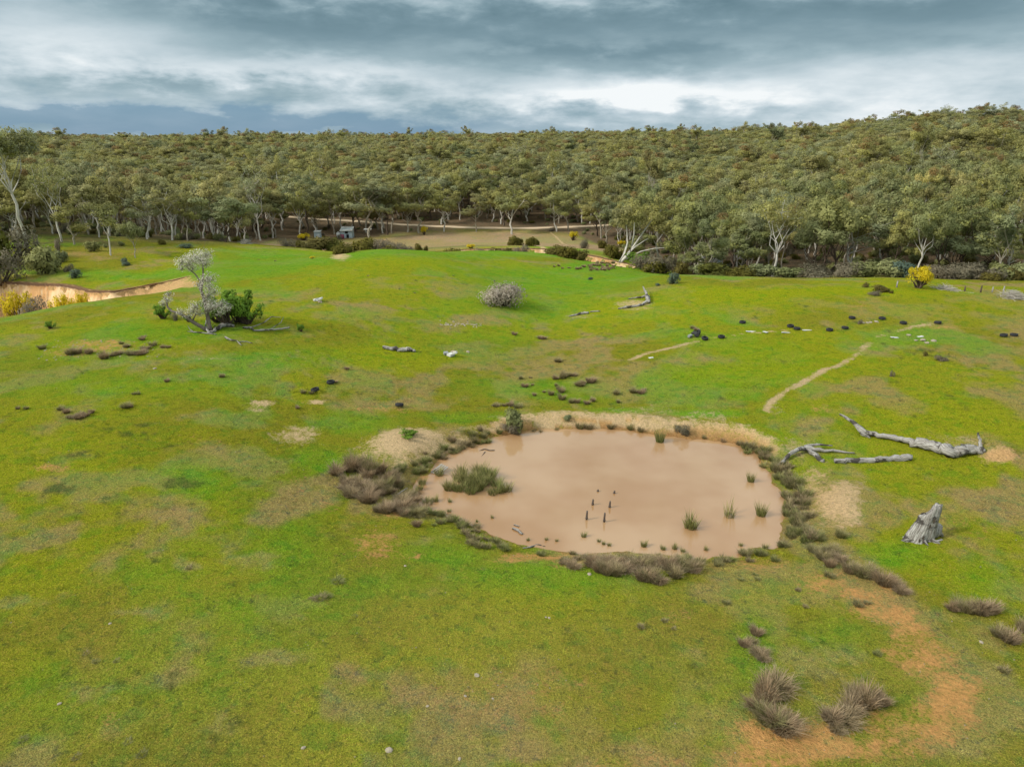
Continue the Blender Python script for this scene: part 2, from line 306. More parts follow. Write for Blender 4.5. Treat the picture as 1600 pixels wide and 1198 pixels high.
def gcolour(x, y, z=None):
    """base colour of the sward, soil colour and bareness (0..1)"""
    if z is None: z = hfun(x, y)
    r = np.hypot(x, y)
    wx = x+(fbm(x, y, 5, 3, 21)-.5)*5; wy = y+(fbm(x, y, 5, 3, 22)-.5)*5
    w2 = x+(fbm(x, y, 1.6, 3, 31)-.5)*1.3; w3 = y+(fbm(x, y, 1.6, 3, 32)-.5)*1.3
    n1 = fbm(wx, wy, 11, 4, 1); n2 = fbm(wx, wy, 4.2, 4, 2); n3 = fbm(x, y, 1.3, 4, 4); n4 = fbm(wx, wy, 22, 3, 6)
    def L(a, b, f): return a+(b-a)*np.clip(f, 0, 1)[:, None]
    c = np.repeat(C_OLIVE[None], len(x), 0)
    c = L(c, C_LIME, ss(n1, .42, .66)*.75)
    c = L(c, C_BROWN, np.clip(ss(n2+.35*(n3-.5), .46, .66)*.72+.22*(1-ss(r, 25, 38))+.06, 0, 1))
    c = L(c, C_FRESH, ss(n4+.6*(n2-.5), .50, .66)*.70*(.30+.70*ss(r, 35, 65)))
    c = L(c, C_LIME, eval_p(LIME, wx, wy)*.95)
    c = L(c, C_FRESH, eval_p(FRESH, w2*.6+wx*.4, w3*.6+wy*.4)*(.65+.8*(n3-.3))*.95)
    c = L(c, C_BROWN, ss(eval_p(BROWNP, wx, wy)*.9+(n2-.5)*1.2+(n3-.5)*1.0, .25, .95)*.78)
    c = L(c, C_GREY, ss(eval_p(GREY, w2, w3)*1.1+(n3-.5)*1.3+(fbm(x, y, .35, 3, 71)-.5)*1.1, .40, 1.15)*.62)
    c = L(c, C_DARK, ss(eval_p(DARKP, w2, w3)*.8+(n3-.5)*1.6+(fbm(x, y, .4, 3, 73)-.5)*1.6, .55, 1.0)*.65)
    s = eval_p(SAND, w2, w3)*1.05; o = eval_p(ORANGE, w2, w3)*1.08*(.62+.72*n2)
    bare = np.maximum(s, o)
    soil = L(np.repeat(C_OR[None], len(x), 0), C_SAND, s/(s+o+1e-3)*1.15)
    for P, w in TRW:
        m = np.hypot(x-P[:, 0].mean(), y-P[:, 1].mean()) < 75
        if m.any():
            d = sdist(P, w2[m]*.35+x[m]*.65, w3[m]*.35+y[m]*.65, False)[0]; b = (1-ss(d, w*.35, w*2.1))*(.45+1.1*fbm(x[m], y[m], 2.2, 3, 66))
            up = b > bare[m]; bm = bare[m]; bm[up] = b[up]; bare[m] = bm; sm = soil[m]; sm[up] = C_SAND*.92; soil[m] = sm
    # pond margin: bare wet clay close to the water
    m = np.hypot(x-PC[0], y-PC[1]) < 26
    if m.any():
        xx, yy = x[m], y[m]; d, ins, _, _ = sdist(POND, xx, yy); far = ss(yy, PC[1]+1, PC[1]+6)*ss(xx, PC[0]-10.5, PC[0]-6)
        b = np.where(ins, 1.2, 1-ss(d, .15+.7*far, .9+1.9*far)*1.0)*(.66+.40*far)
        up = b > bare[m]; bm = bare[m]; bm[up] = b[up]; bare[m] = bm
        sm = soil[m]; k = np.clip(1-d/(.35+.6*far), 0, 1)[:, None]*.85; k = np.where(ins[:, None], 1, k); wet = np.array([.34, .17, .07])
        base = (np.array([.60, .36, .15])+np.array([.08, .12, .12])*ss(d, .5, 1.6)[:, None])*far[:, None]+np.array([.30, .22, .11])*(1-far[:, None])
        sm[up] = (base*(1-k)+wet*k)[up]; soil[m] = sm
    # gully
    m = (np.abs(y-95) < 30) & (x < -25)
    if m.any():
        d, _, sg, par = sdist(GUL, x[m], y[m], False); D = np.interp(par, np.arange(len(GD)), GD)
        b = np.where(sg > 0, (1-ss(d, 9, 14)), (1-ss(d, .25, 1.0)))*ss(D, .03, .7)*1.2
        gr = ((fbm(x[m], y[m], 3, 2, 40) > .56) & (d > 7) & (sg > 0)); b[gr] *= .3
        up = b > bare[m]; bm = bare[m]; bm[up] = b[up]; bare[m] = bm
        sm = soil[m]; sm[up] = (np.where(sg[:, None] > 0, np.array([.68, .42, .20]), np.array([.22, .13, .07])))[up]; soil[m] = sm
    # creek cuttings
    m = (y > 125) & (y < 165) & (np.abs(x) < 60)
    if m.any():
        d = sdist(CRK, x[m], y[m], False)[0]; b = (1-ss(d, .5, 3.4))*(.25+.9*fbm(x[m], y[m], 9, 2, 44))
        up = b > bare[m]; bm = bare[m]; bm[up] = b[up]; bare[m] = bm; sm = soil[m]; sm[up] = np.array([.52, .32, .15]); soil[m] = sm
    # beyond the paddock: dry valley floor, leaf litter under the trees
    f = forest(x, y, z)
    dry = ss(y, 150, 175)*(1-ss(f, -12, 0))
    dn = fbm(wx, wy, 14, 3, 50)
    c = L(c, np.array([.42, .285, .15]), dry*(.72+.28*ss(dn, .35, .55)))
    pcol = colpx(x, y, z)
    gr = dry*ss(y, 160, 172)*(1-ss(y, 192, 206))*ss(pcol, 600, 650)*(1-ss(pcol, 745, 800))
    c = L(c, np.array([.17, .20, .035]), gr*.75)
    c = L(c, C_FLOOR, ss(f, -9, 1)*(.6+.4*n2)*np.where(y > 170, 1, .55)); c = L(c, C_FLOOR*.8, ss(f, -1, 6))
    lf = (1-ss(pcol, 140, 330))*ss(y, 112, 132); c = L(c, np.array([.155, .135, .045]), lf*(.25+.75*ss(n2, .4, .6)))
    bare = bare*(1-ss(f, -4, 2))
    return c, soil, np.clip(bare, 0, 1.4)

# ------------------------------------------------------------------ mesh helpers
def mesh_from(name, V, F, mats, mi=None, smooth=True):
    me = bpy.data.meshes.new(name); V = np.asarray(V, np.float32)
    F = [np.asarray(F)] if isinstance(F, np.ndarray) else F
    me.vertices.add(len(V)); me.vertices.foreach_set('co', V.ravel())
    if isinstance(F, list) and len(F) and isinstance(F[0], np.ndarray):
        loops = np.concatenate([f.ravel() for f in F]); cnt = np.concatenate([np.full(len(f), f.shape[1]) for f in F])
    else:
        loops = np.array([i for f in F for i in f]); cnt = np.array([len(f) for f in F])
    me.loops.add(len(loops)); me.loops.foreach_set('vertex_index', loops.astype(np.int32))
    me.polygons.add(len(cnt)); st = np.r_[0, np.cumsum(cnt)[:-1]].astype(np.int32)
    me.polygons.foreach_set('loop_start', st)
    me.polygons.foreach_set('use_smooth', np.full(len(cnt), smooth, bool))
    for m in (mats if isinstance(mats, (list, tuple)) else [mats]): me.materials.append(m)
    if mi is not None: me.polygons.foreach_set('material_index', np.asarray(mi, np.int32))
    me.update(calc_edges=True); return me
def attr(me, name, typ, data):
    a = me.attributes.new(name, typ, 'POINT'); d = np.asarray(data, np.float32)
    if typ == 'FLOAT_COLOR': d = np.c_[d, np.ones(len(d))].astype(np.float32); a.data.foreach_set('color', d.ravel())
    elif typ == 'FLOAT_VECTOR': a.data.foreach_set('vector', d.ravel())
    elif typ == 'INT': a.data.foreach_set('value', d.astype(np.int32).ravel())
    else: a.data.foreach_set('value', d.ravel())
def link(name, me, parent=None, loc=None, rot=None, scl=None, **props):
    o = bpy.data.objects.new(name, me); COL.objects.link(o)
    if parent is not None: o.parent = parent
    if loc is not None: o.location = loc
    if rot is not None: o.rotation_euler = rot
    if scl is not None: o.scale = scl
    for k, v in props.items():
        if v: o[k] = v
    return o
def thing(name, label, cat, loc, rz=0, group=None, scl=None):
    o = bpy.data.objects.new(name, None); COL.objects.link(o); o.location = loc; o.rotation_euler = (0, 0, rz)
    o.empty_display_size = .2
    if scl is not None: o.scale = scl
    o['label'] = label; o['category'] = cat
    if group: o['group'] = group
    return o
def mat(name, build):
    m = bpy.data.materials.new(name); m.use_nodes = True; t = NT(m.node_tree); res = build(t)
    t.n('ShaderNodeOutputMaterial', ins={0: res}); return m
def princ(t, col, rough=.8, spec=.3, bump=None, bstr=.3, bdist=.05, **kw):
    p = t.n('ShaderNodeBsdfPrincipled'); t.put(p.inputs['Base Color'], col); t.put(p.inputs['Roughness'], rough)
    p.inputs['Specular IOR Level'].default_value = spec
    if bump is not None:
        b = t.n('ShaderNodeBump'); t.put(b.inputs['Strength'], bstr); b.inputs['Distance'].default_value = bdist
        t.put(b.inputs['Height'], bump); t.put(p.inputs['Normal'], b.outputs[0])
    for k, v in kw.items(): t.put(p.inputs[k], v)
    return p.outputs[0]
def A(t, name, typ='GEOMETRY', out='Color'):
    return t.n('ShaderNodeAttribute', attribute_name=name, attribute_type=typ).outputs[out]

# ------------------------------------------------------------------ ground
def ground_mat(t):
    pos = t.n('ShaderNodeNewGeometry').outputs['Position']
    g = A(t, 'gcol'); soil = A(t, 'soil'); bare = A(t, 'bare', out='Fac')
    a = t.noise(pos, .9, 4, .6); b = t.noise(pos, 4.5, 4, .65); c = t.noise(pos, 22, 3, .7); d = t.noise(pos, 75, 2, .6)
    m1 = t.noise(pos, 2.0, 5, .68, .3); m2 = t.noise(pos, 9, 5, .72)
    def tint(r, g_, b_): return t.mix(1.0, g, (r, g_, b_, 1), 'MULTIPLY')
    dry = t.mix(.32, tint(1.35, .92, 1.5), (.27, .185, .06, 1)); rank = tint(.42, .86, .9); weed = tint(.36, .44, .9); straw = t.mix(.25, tint(1.5, 1.3, 1.5), (.42, .34, .11, 1))
    col = t.mix(t.step(b, .48, .66, 0, .50), g, dry)
    col = t.mix(t.step(a, .50, .64, 0, .55), col, rank)
    col = t.mix(t.step(m1, .55, .66, 0, .70), col, weed)
    col = t.mix(t.step(m2, .52, .66, 0, .60), col, straw)
    col = t.mix(t.step(m2, .49, .36, 0, .55), col, weed)
    v = t.m('MULTIPLY_ADD', c, 3.0, -.52); col = t.mix(1.0, col, t.n('ShaderNodeCombineColor', ins={0: v, 1: v, 2: v}), 'MULTIPLY')
    col = t.mix(t.step(d, .62, .72, 0, .35), col, (.38, .36, .14, 1))
    sv = t.m('MULTIPLY_ADD', t.noise(pos, 6, 6, .75), 1.5, .25)
    so = t.mix(1.0, soil, t.n('ShaderNodeCombineColor', ins={0: sv, 1: sv, 2: sv}), 'MULTIPLY')
    so = t.mix(t.step(m2, .55, .66, 0, .65), so, (.19, .15, .045, 1))
    e = t.m('ADD', bare, t.m('MULTIPLY', t.m('SUBTRACT', t.m('ADD', t.m('MULTIPLY', m1, .5), t.m('ADD', t.m('MULTIPLY', b, .25), t.m('MULTIPLY', m2, .25))), .5), 3.4))
    e = t.m('ADD', e, t.m('MULTIPLY', t.m('SUBTRACT', a, .5), .8))
    f = t.step(e, .40, 1.15, 0, .95)
    col = t.mix(f, col, so)
    bump = t.m('ADD', t.m('MULTIPLY', b, 1.0), t.m('ADD', t.m('MULTIPLY', m2, .9), t.m('MULTIPLY', c, .35)))
    return princ(t, col, 1.0, .02, bump, 1.0, .17)
M_GROUND = mat('ground', ground_mat)
rr = np.r_[np.geomspace(3, 14, 22)[:-1], np.geomspace(14, 160, 320)[:-1], np.geomspace(160, 420, 66)[:-1], np.geomspace(420, 12000, 70)]
aa = np.r_[np.linspace(-pi, -.85, 56)[:-1], np.linspace(-.85, .85, 600)[:-1], np.linspace(.85, pi, 56)[:-1]]
RG, AG = np.meshgrid(rr, aa, indexing='ij'); gx = (RG*np.sin(AG)).ravel(); gy = (RG*np.cos(AG)).ravel()
gz = hfun(gx, gy); nr, na = len(rr), len(aa)
ii, jj = np.meshgrid(np.arange(nr-1), np.arange(na), indexing='ij'); j2 = (jj+1) % na
F = np.stack([ii*na+jj, (ii+1)*na+jj, (ii+1)*na+j2, ii*na+j2], -1).reshape(-1, 4)
F = F[:, ::-1]
cv = len(gx); V = np.c_[gx, gy, gz]; V = np.r_[V, [[0, 0, gz[:na].mean()]]]
tri = np.stack([np.full(na, cv), np.arange(na), (np.arange(na)+1) % na], -1)[:, ::-1]
me = mesh_from('ground', V, [F, tri], M_GROUND)
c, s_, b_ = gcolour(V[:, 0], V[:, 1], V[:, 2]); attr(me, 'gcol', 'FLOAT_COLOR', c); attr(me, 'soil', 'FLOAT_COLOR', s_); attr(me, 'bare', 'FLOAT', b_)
link('ground', me, kind='structure')
ZG = gz.reshape(nr, na)

# ------------------------------------------------------------------ shape builders
def frame(d):
    d = d/np.linalg.norm(d); a = np.array([0, 0, 1.]) if abs(d[2]) < .9 else np.array([1., 0, 0])
    s = np.cross(a, d); s /= np.linalg.norm(s); return s, np.cross(d, s)
def msize(*ms):
    """measured half width and height of a template"""
    w = 0; h = 0
    for me_ in ms:
        co = np.empty(len(me_.vertices)*3, np.float32); me_.vertices.foreach_get('co', co); co = co.reshape(-1, 3)
        c = (np.percentile(co[:, :2], 3, axis=0)+np.percentile(co[:, :2], 97, axis=0))/2
        w = max(w, (np.percentile(co[:, 0], 98)-np.percentile(co[:, 0], 2))/2, (np.percentile(co[:, 1], 98)-np.percentile(co[:, 1], 2))/2); h = max(h, np.percentile(co[:, 2], 99.3))
    return float(w), float(h)
class MB:
    def __init__(s): s.V = []; s.F4 = []; s.F3 = []; s.T = []; s.n = 0; s.N = []
    def add(s, V, F4=None, F3=None, T=None):
        V = np.asarray(V, float); s.V.append(V)
        if F4 is not None and len(F4): s.F4.append(np.asarray(F4)+s.n)
        if F3 is not None and len(F3): s.F3.append(np.asarray(F3)+s.n)
        s.T.append(np.zeros((len(V), 3)) if T is None else np.asarray(T, float)); s.n += len(V)
    def tube(s, P, R, k=6, rough=0.0, cap=True, flat=1.0, seed=0):
        P = np.asarray(P, float); R = np.asarray(R, float); n = len(P); th = np.arange(k)*2*pi/k; out = []; T = []; L = 0
        ra = np.random.default_rng(seed+n*7+int(abs(P[0, 0])*100) % 1000); ridge = 1+(ra.random(k)-.5)*rough*1.6
        for i in range(n):
            d = P[min(i+1, n-1)]-P[max(i-1, 0)]; a, b = frame(d)
            if i: L += np.linalg.norm(P[i]-P[i-1])
            rad = R[i]*ridge*(1+(ra.random(k)-.5)*rough)
            out.append(P[i]+np.outer(np.cos(th)*rad, a)+np.outer(np.sin(th)*rad*flat, b))
            T.append(np.c_[np.full(k, L), np.cos(th)*.25, np.sin(th)*.25])
        V = np.concatenate(out+[P[:1], P[-1:]]); T = np.concatenate(T+[[[0, 0, 0]], [[L, 0, 0]]])
        F = [[i*k+j, i*k+(j+1) % k, (i+1)*k+(j+1) % k, (i+1)*k+j] for i in range(n-1) for j in range(k)]
        C = [[n*k, (j+1) % k, j] for j in range(k)]+[[n*k+1, (n-1)*k+j, (n-1)*k+(j+1) % k] for j in range(k)] if cap else None
        s.add(V, F, C, T)
    def box(s, c, d, rz=0, tilt=0):
        c = np.asarray(c, float); h = np.asarray(d, float)/2
        q = np.array([[x, y, z] for z in (-1, 1) for x, y in ((-1, -1), (1, -1), (1, 1), (-1, 1))])*h
        if tilt: q = np.c_[q[:, 0], q[:, 1]*cos(tilt)-q[:, 2]*sin(tilt), q[:, 1]*sin(tilt)+q[:, 2]*cos(tilt)]
        if rz: q = np.c_[q[:, 0]*cos(rz)-q[:, 1]*sin(rz), q[:, 0]*sin(rz)+q[:, 1]*cos(rz), q[:, 2]]
        s.add(q+c, [[3, 2, 1, 0], [4, 5, 6, 7], [0, 1, 5, 4], [1, 2, 6, 5], [2, 3, 7, 6], [3, 0, 4, 7]], None, q)
    def leaves(s, C, N, S, tint, asp=.5, droop=0.0, g=None):
        """one diamond leaf (spray) per centre C, facing N"""
        g = g or rng; n = len(C); N = N/np.linalg.norm(N, axis=1)[:, None]
        a = g.normal(size=(n, 3)); a[:, 2] -= droop*1.5; a -= (a*N).sum(1)[:, None]*N; a /= np.linalg.norm(a, axis=1)[:, None]
        b = np.cross(N, a); S = np.asarray(S)[:, None]
        V = np.stack([C-a*S, C-b*S*asp, C+a*S, C+b*S*asp], 1).reshape(-1, 3)
        s.add(V, np.arange(4*n).reshape(n, 4), None, np.repeat(np.asarray(tint, float).reshape(n, -1)[:, :3], 4, 0))
        s.N.append(np.repeat(N, 4, 0))
    def build(s, name, m, smooth=True, tattr='tc', normals=None):
        V = np.concatenate(s.V); F = []
        if s.F4: F.append(np.concatenate(s.F4))
        if s.F3: F.append(np.concatenate(s.F3))
        me = mesh_from(name, V, F, m, smooth=smooth)
        attr(me, tattr, 'FLOAT_VECTOR', np.concatenate(s.T))
        if normals is not None: me.normals_split_custom_set_from_vertices(normals)
        return me

# ------------------------------------------------------------------ vegetation materials
def leaf_mat(name, stops, br=1.0, stand=True, rough=.75):
    def f(t):
        pos = t.n('ShaderNodeNewGeometry').outputs['Position']; oi = t.n('ShaderNodeObjectInfo').outputs['Random']
        tint = A(t, 'tc', out='Vector'); sp = t.n('ShaderNodeSeparateXYZ', ins={0: tint})
        k = oi
        if stand: k = t.m('ADD', t.m('MULTIPLY', oi, .62), t.m('MULTIPLY', t.step(t.noise(pos, .018, 3, .6), .3, .7), .38))
        c = t.ramp(k, stops)
        c = t.mix(t.m('MULTIPLY', sp.outputs[1], 1.0, clamp=True), c, (.19, .105, .040, 1))      # rusty dead sprays
        c = t.mix(t.m('MULTIPLY', sp.outputs[2], .8, clamp=True), c, (.21, .20, .045, 1))      # fresh yellow-green tips
        v = t.m('MULTIPLY', t.m('MULTIPLY_ADD', sp.outputs[0], .9, .55), br)
        c = t.mix(1.0, c, t.n('ShaderNodeCombineColor', ins={0: v, 1: v, 2: v}), 'MULTIPLY')
        p = princ(t, c, rough, .22)
        tr = t.n('ShaderNodeBsdfTranslucent', ins={0: c})
        return t.n('ShaderNodeMixShader', ins={0: .42, 1: p, 2: tr})
    return mat(name, f)
M_GUM = leaf_mat('gum_leaves', [(0, (.090, .105, .055)), (.2, (.135, .142, .060)), (.4, (.172, .162, .055)), (.58, (.150, .136, .055)), (.76, (.145, .155, .085)), (1, (.235, .205, .075))], 2.05)
M_GREYGUM = leaf_mat('grey_green_gum_leaves', [(0, (.155, .170, .085)), (.5, (.175, .175, .065)), (1, (.135, .150, .062))], 1.6, False)
M_DARKLEAF = leaf_mat('gorse_leaves', [(0, (.090, .095, .016)), (.5, (.125, .110, .018)), (1, (.145, .120, .035))], 1.2, False)
M_GREEN = leaf_mat('bright_green_leaves', [(0, (.10, .19, .02)), (1, (.13, .21, .025))], 1.5, False)
M_BLUE = leaf_mat('blue_grey_leaves', [(0, (.12, .17, .13)), (1, (.14, .18, .12))], 1.0, False)
M_WATTLE = leaf_mat('wattle_blossom', [(0, (.74, .58, .02)), (1, (.66, .54, .03))], 1.0, False)
M_PALE = leaf_mat('lichen_twig_sprays', [(0, (.50, .48, .41)), (1, (.44, .42, .36))], 1.25, False)
M_TWIG = leaf_mat('bare_grey_twigs', [(0, (.20, .165, .115)), (1, (.16, .145, .095))], 1.3, False)
M_TWIGL = leaf_mat('pale_grey_twigs', [(0, (.36, .31, .25)), (1, (.34, .29, .24))], 1.2, False)
def bark_mat(name, pale, dark, thr=.5, sc=1.2):
    def f(t):
        tc = A(t, 'tc', out='Vector'); pos = t.n('ShaderNodeTexCoord').outputs['Object']
        sv = t.n('ShaderNodeVectorMath', operation='MULTIPLY', ins={0: tc, 1: (1.1, 9, 9)})
        n = t.noise(sv, sc, 4, .65); n2 = t.noise(pos, .6, 3)
        c = t.mix(t.step(t.m('ADD', t.m('MULTIPLY', n, .7), t.m('MULTIPLY', n2, .3)), thr-.08, thr+.12), (*pale, 1), (*dark, 1))
        return princ(t, c, .85, .15, n, .6, .05)
    return mat(name, f)
M_BARK = bark_mat('pale_gum_bark', (.40, .36, .29), (.17, .14, .10), .50)
M_BARKD = bark_mat('dark_ironbark', (.13, .095, .07), (.055, .04, .03), .5)
M_BARKW = bark_mat('white_gum_bark', (.56, .53, .47), (.30, .26, .21), .56)
def wood(t):
    tc = A(t, 'tc', out='Vector')
    sv = t.n('ShaderNodeVectorMath', operation='MULTIPLY', ins={0: tc, 1: (.9, 16, 16)})
    n = t.noise(sv, 1.3, 5, .65, .3); n2 = t.noise(tc, 1.1, 4, .6); n3 = t.noise(sv, 4, 3)
    c = t.mix(t.step(n, .38, .62), (.50, .485, .455, 1), (.30, .275, .25, 1))
    c = t.mix(t.step(n3, .50, .62, 0, .9), c, (.10, .085, .07, 1))
    c = t.mix(t.step(n2, .54, .62, 0, .9), c, (.05, .042, .036, 1))
    return princ(t, c, .9, .12, t.m('ADD', n, t.m('MULTIPLY', n3, .6)), .9, .06)
M_WOOD = mat('weathered_grey_wood', wood)
M_DARKWOOD = mat('wet_dark_wood', lambda t: princ(t, t.mix(t.noise(None, 8, 3), (.055, .042, .035, 1), (.13, .10, .08, 1)), .7, .3))
def rush_mat(name, stops, base, tip):
    def f(t):
        oi = t.n('ShaderNodeObjectInfo').outputs['Random']; sp = t.n('ShaderNodeSeparateXYZ', ins={0: A(t, 'tc', out='Vector')})
        c = t.ramp(oi, stops); c = t.mix(t.step(sp.outputs[0], .05, .55, .55, 0), c, (*base, 1)); c = t.mix(t.step(sp.outputs[0], .6, 1, 0, .55), c, (*tip, 1))
        v = t.m('MULTIPLY_ADD', sp.outputs[1], .9, .55); c = t.mix(1.0, c, t.n('ShaderNodeCombineColor', ins={0: v, 1: v, 2: v}), 'MULTIPLY')
        p = princ(t, c, .8, .15); return t.n('ShaderNodeMixShader', ins={0: .2, 1: p, 2: t.n('ShaderNodeBsdfTranslucent', ins={0: c})})
    return mat(name, f)
M_RUSH = rush_mat('dry_brown_rush', [(0, (.29, .20, .115)), (.4, (.33, .24, .15)), (.7, (.26, .205, .105)), (1, (.24, .225, .085))], (.14, .15, .04), (.52, .42, .28))
M_RUSHD = rush_mat('dark_sedge', [(0, (.26, .20, .11)), (.4, (.19, .21, .06)), (.7, (.24, .22, .09)), (1, (.29, .205, .13))], (.13, .17, .035), (.46, .38, .24))
M_REED = rush_mat('green_reed', [(0, (.19, .21, .065)), (1, (.25, .23, .08))], (.11, .13, .03), (.50, .41, .21))
def tuft(t):
    g = A(t, 'icol', 'INSTANCER'); sp = t.n('ShaderNodeSeparateXYZ', ins={0: A(t, 'tc', out='Vector')})
    v = t.m('MULTIPLY_ADD', sp.outputs[1], .7, .65); c = t.mix(1.0, g, t.n('ShaderNodeCombineColor', ins={0: v, 1: v, 2: v}), 'MULTIPLY')
    c = t.mix(t.step(sp.outputs[0], .4, 1, 0, .30), c, (.30, .29, .08, 1))
    return t.n('ShaderNodeMixShader', ins={0: .25, 1: princ(t, c, .85, .12), 2: t.n('ShaderNodeBsdfTranslucent', ins={0: c})})
M_TUFT = mat('grass_blades', tuft)

# ------------------------------------------------------------------ vegetation templates
def bend(p0, p1, g, n=4, w=.08):
    p0 = np.array(p0, float); p1 = np.array(p1, float); L = np.linalg.norm(p1-p0); t = np.linspace(0, 1, n+1)[:, None]
    P = p0+(p1-p0)*t; P[1:-1] += g.normal(size=(n-1, 3))*L*w*np.array([1, 1, .4]); return P
def crown_pts(g, c, r, n, flat=.62, hang=.25):
    """leaf centres on a rounded clump, denser on its upper shell; with outward directions"""
    d = g.normal(size=(n, 3)); d /= np.linalg.norm(d, axis=1)[:, None]; d[:, 2] = np.abs(d[:, 2])*np.where(g.random(n) < hang, -1, 1)
    rad = (r if np.ndim(r) == 0 else 1)*(.55+.5*g.random(n)**.6); lump = 1+.28*np.sin(d[:, 0]*5+c[0])*np.sin(d[:, 1]*5+c[1]*2)
    P = c+d*(rad*lump)[:, None]*np.array([1, 1, flat]) if np.ndim(r) == 0 else c+d*((.55+.5*g.random(n)**.6)*lump)[:, None]*r*np.array([1, 1, flat]); return P, d
def gum(seed, H=15, R=4.4, nl=5, leaf=330, bare=.36, sub=4, tr=.22, lean=.5, rust=.002, tip=.14, cl=(.55, 1.3), ls=.22, rise=.44):
    g = np.random.default_rng(seed); T = MB(); K = MB(); CN = []; CR = []
    top = np.array([g.normal()*lean, g.normal()*lean, H*bare]); tp = bend((0, 0, -.5), top, g, 5, .03)
    T.tube(tp, np.linspace(tr*1.15, tr*.72, len(tp)), 6, .12, False, seed=seed)
    ends = []
    a0 = g.random()*6.28
    for k in range(nl+1):
        a = a0+k*6.283/nl+g.normal()*.35; rad = R*(.45+.4*g.random()) if k < nl else R*.15
        h = H*(rise+(.95-rise)*g.random()**.75) if k < nl else H*.93
        e = np.array([cos(a)*rad, sin(a)*rad, h]); P = bend(top if h > H*.62 else tp[-2], e, g, 4, .06)
        T.tube(P, np.linspace(tr*.46, tr*.13, len(P)), 5, .1, False, seed=seed+k); ends.append(e)
        for q in range(sub):
            a2 = g.random()*6.28; dd = np.array([cos(a2), sin(a2), .25+.5*g.random()])*R*(.22+.25*g.random()); s0 = P[-2] if q else P[-1]
            e2 = s0+dd+np.array([0, 0, .2]); Q = bend(s0, e2, g, 3, .1); T.tube(Q, np.linspace(tr*.2, tr*.07, len(Q)), 4, 0, False); ends.append(e2)
    cen = np.mean(ends, 0)
    for e in ends:
        r = g.uniform(*cl); n = int(leaf*r*r/2.2); P, d = crown_pts(g, e, r*np.array([[g.uniform(.8, 1.3), g.uniform(.8, 1.3), g.uniform(.75, 1.2)]]), n, .78, .4)
        P = P+g.normal(size=P.shape)*r*.12
        N = d*1.0+(P-cen)/R*.45+np.array([0, 0, .45]); Nn = N/np.linalg.norm(N, axis=1)[:, None]
        fn = Nn+g.normal(size=(n, 3))*.42
        tint = np.zeros((n, 3)); tint[:, 0] = g.random(n)*.35+g.random()*.65
        if g.random() < rust: tint[:, 1] = .65
        elif g.random() < tip: tint[:, 2] = g.random(n)*.8
        K.leaves(P, fn, ls*(.65+.7*g.random(n)), tint, .5, .5, g); CN.append(np.repeat(Nn, 4, 0))
    return T, K, np.concatenate(CN)
def dome(seed, R=1.5, H=1.6, n=1500, ls=.10, lobes=7, tint2=0.0, low=.12, open_=0):
    g = np.random.default_rng(seed); K = MB(); T = MB(); CN = []
    for k in range(lobes):
        a = g.random()*6.28; rr_ = R*(.55+.25*open_)*g.random()**.6; h = H*(low+.15*open_+(.62+.15*open_-low)*g.random()); c = np.array([cos(a)*rr_, sin(a)*rr_, h]); r = min(R, H)*g.uniform(.32, .52)*(1-.38*open_)*g.uniform(1-.3*open_, 1)
        m = n//lobes; P, d = crown_pts(g, c, r, m, .85, .35); P[:, 2] = np.maximum(P[:, 2], .04)
        N = d+np.array([0, 0, .4])+(P-[0, 0, H*.3])/max(R, H)*.5; Nn = N/np.linalg.norm(N, axis=1)[:, None]
        tint = np.zeros((m, 3)); tint[:, 0] = g.random(m)*.7+g.random()*.3
        if tint2: tint[:, 2] = (g.random(m) < tint2)*.8
        K.leaves(P, Nn+g.normal(size=(m, 3))*.5, ls*(.6+.8*g.random(m)), tint, .45, .2, g); CN.append(np.repeat(Nn, 4, 0))
        T.tube(bend((0, 0, -.15), c, g, 3, .06), [.05*R, .04*R, .03*R, .015*R], 4, 0, False)
    return T, K, np.concatenate(CN)
def blades(seed, n=230, R=.22, H=.7, flare=.45, w=.012, droop=.25):
    g = np.random.default_rng(seed); a = g.random(n)*6.283; r = R*np.sqrt(g.random(n)); b = np.c_[np.cos(a)*r, np.sin(a)*r, np.full(n, -.04)]
    a2 = a+g.normal(size=n)*.6; ln = H*(.35+.75*g.random(n)**.8)*(1+.25*np.sin(a*2+seed)+.15*np.sin(a*3+seed*2)); out = flare*(r/R*.7+g.random(n)*.5)
    dr = np.c_[np.cos(a2)*out, np.sin(a2)*out, np.ones(n)]; dr /= np.linalg.norm(dr, axis=1)[:, None]
    side = np.c_[-np.sin(a2+g.normal(size=n)), np.cos(a2), np.zeros(n)]; side /= np.linalg.norm(side, axis=1)[:, None]; side = side*w
    mid = b+dr*(ln*.55)[:, None]; tipp = b+dr*ln[:, None]+np.c_[np.cos(a2), np.sin(a2), -np.ones(n)*.5]*(ln*droop*g.random(n))[:, None]
    V = np.stack([b-side, b+side, mid+side*.8, mid-side*.8, tipp], 1).reshape(-1, 3); i = np.arange(n)*5
    tt = np.tile([0, 0, .5, .5, 1.], n); br = np.repeat(g.random(n), 5); m = MB(); m.add(V, np.c_[i, i+1, i+2, i+3], np.c_[i+3, i+2, i+4], np.c_[tt, br, br])
    return m

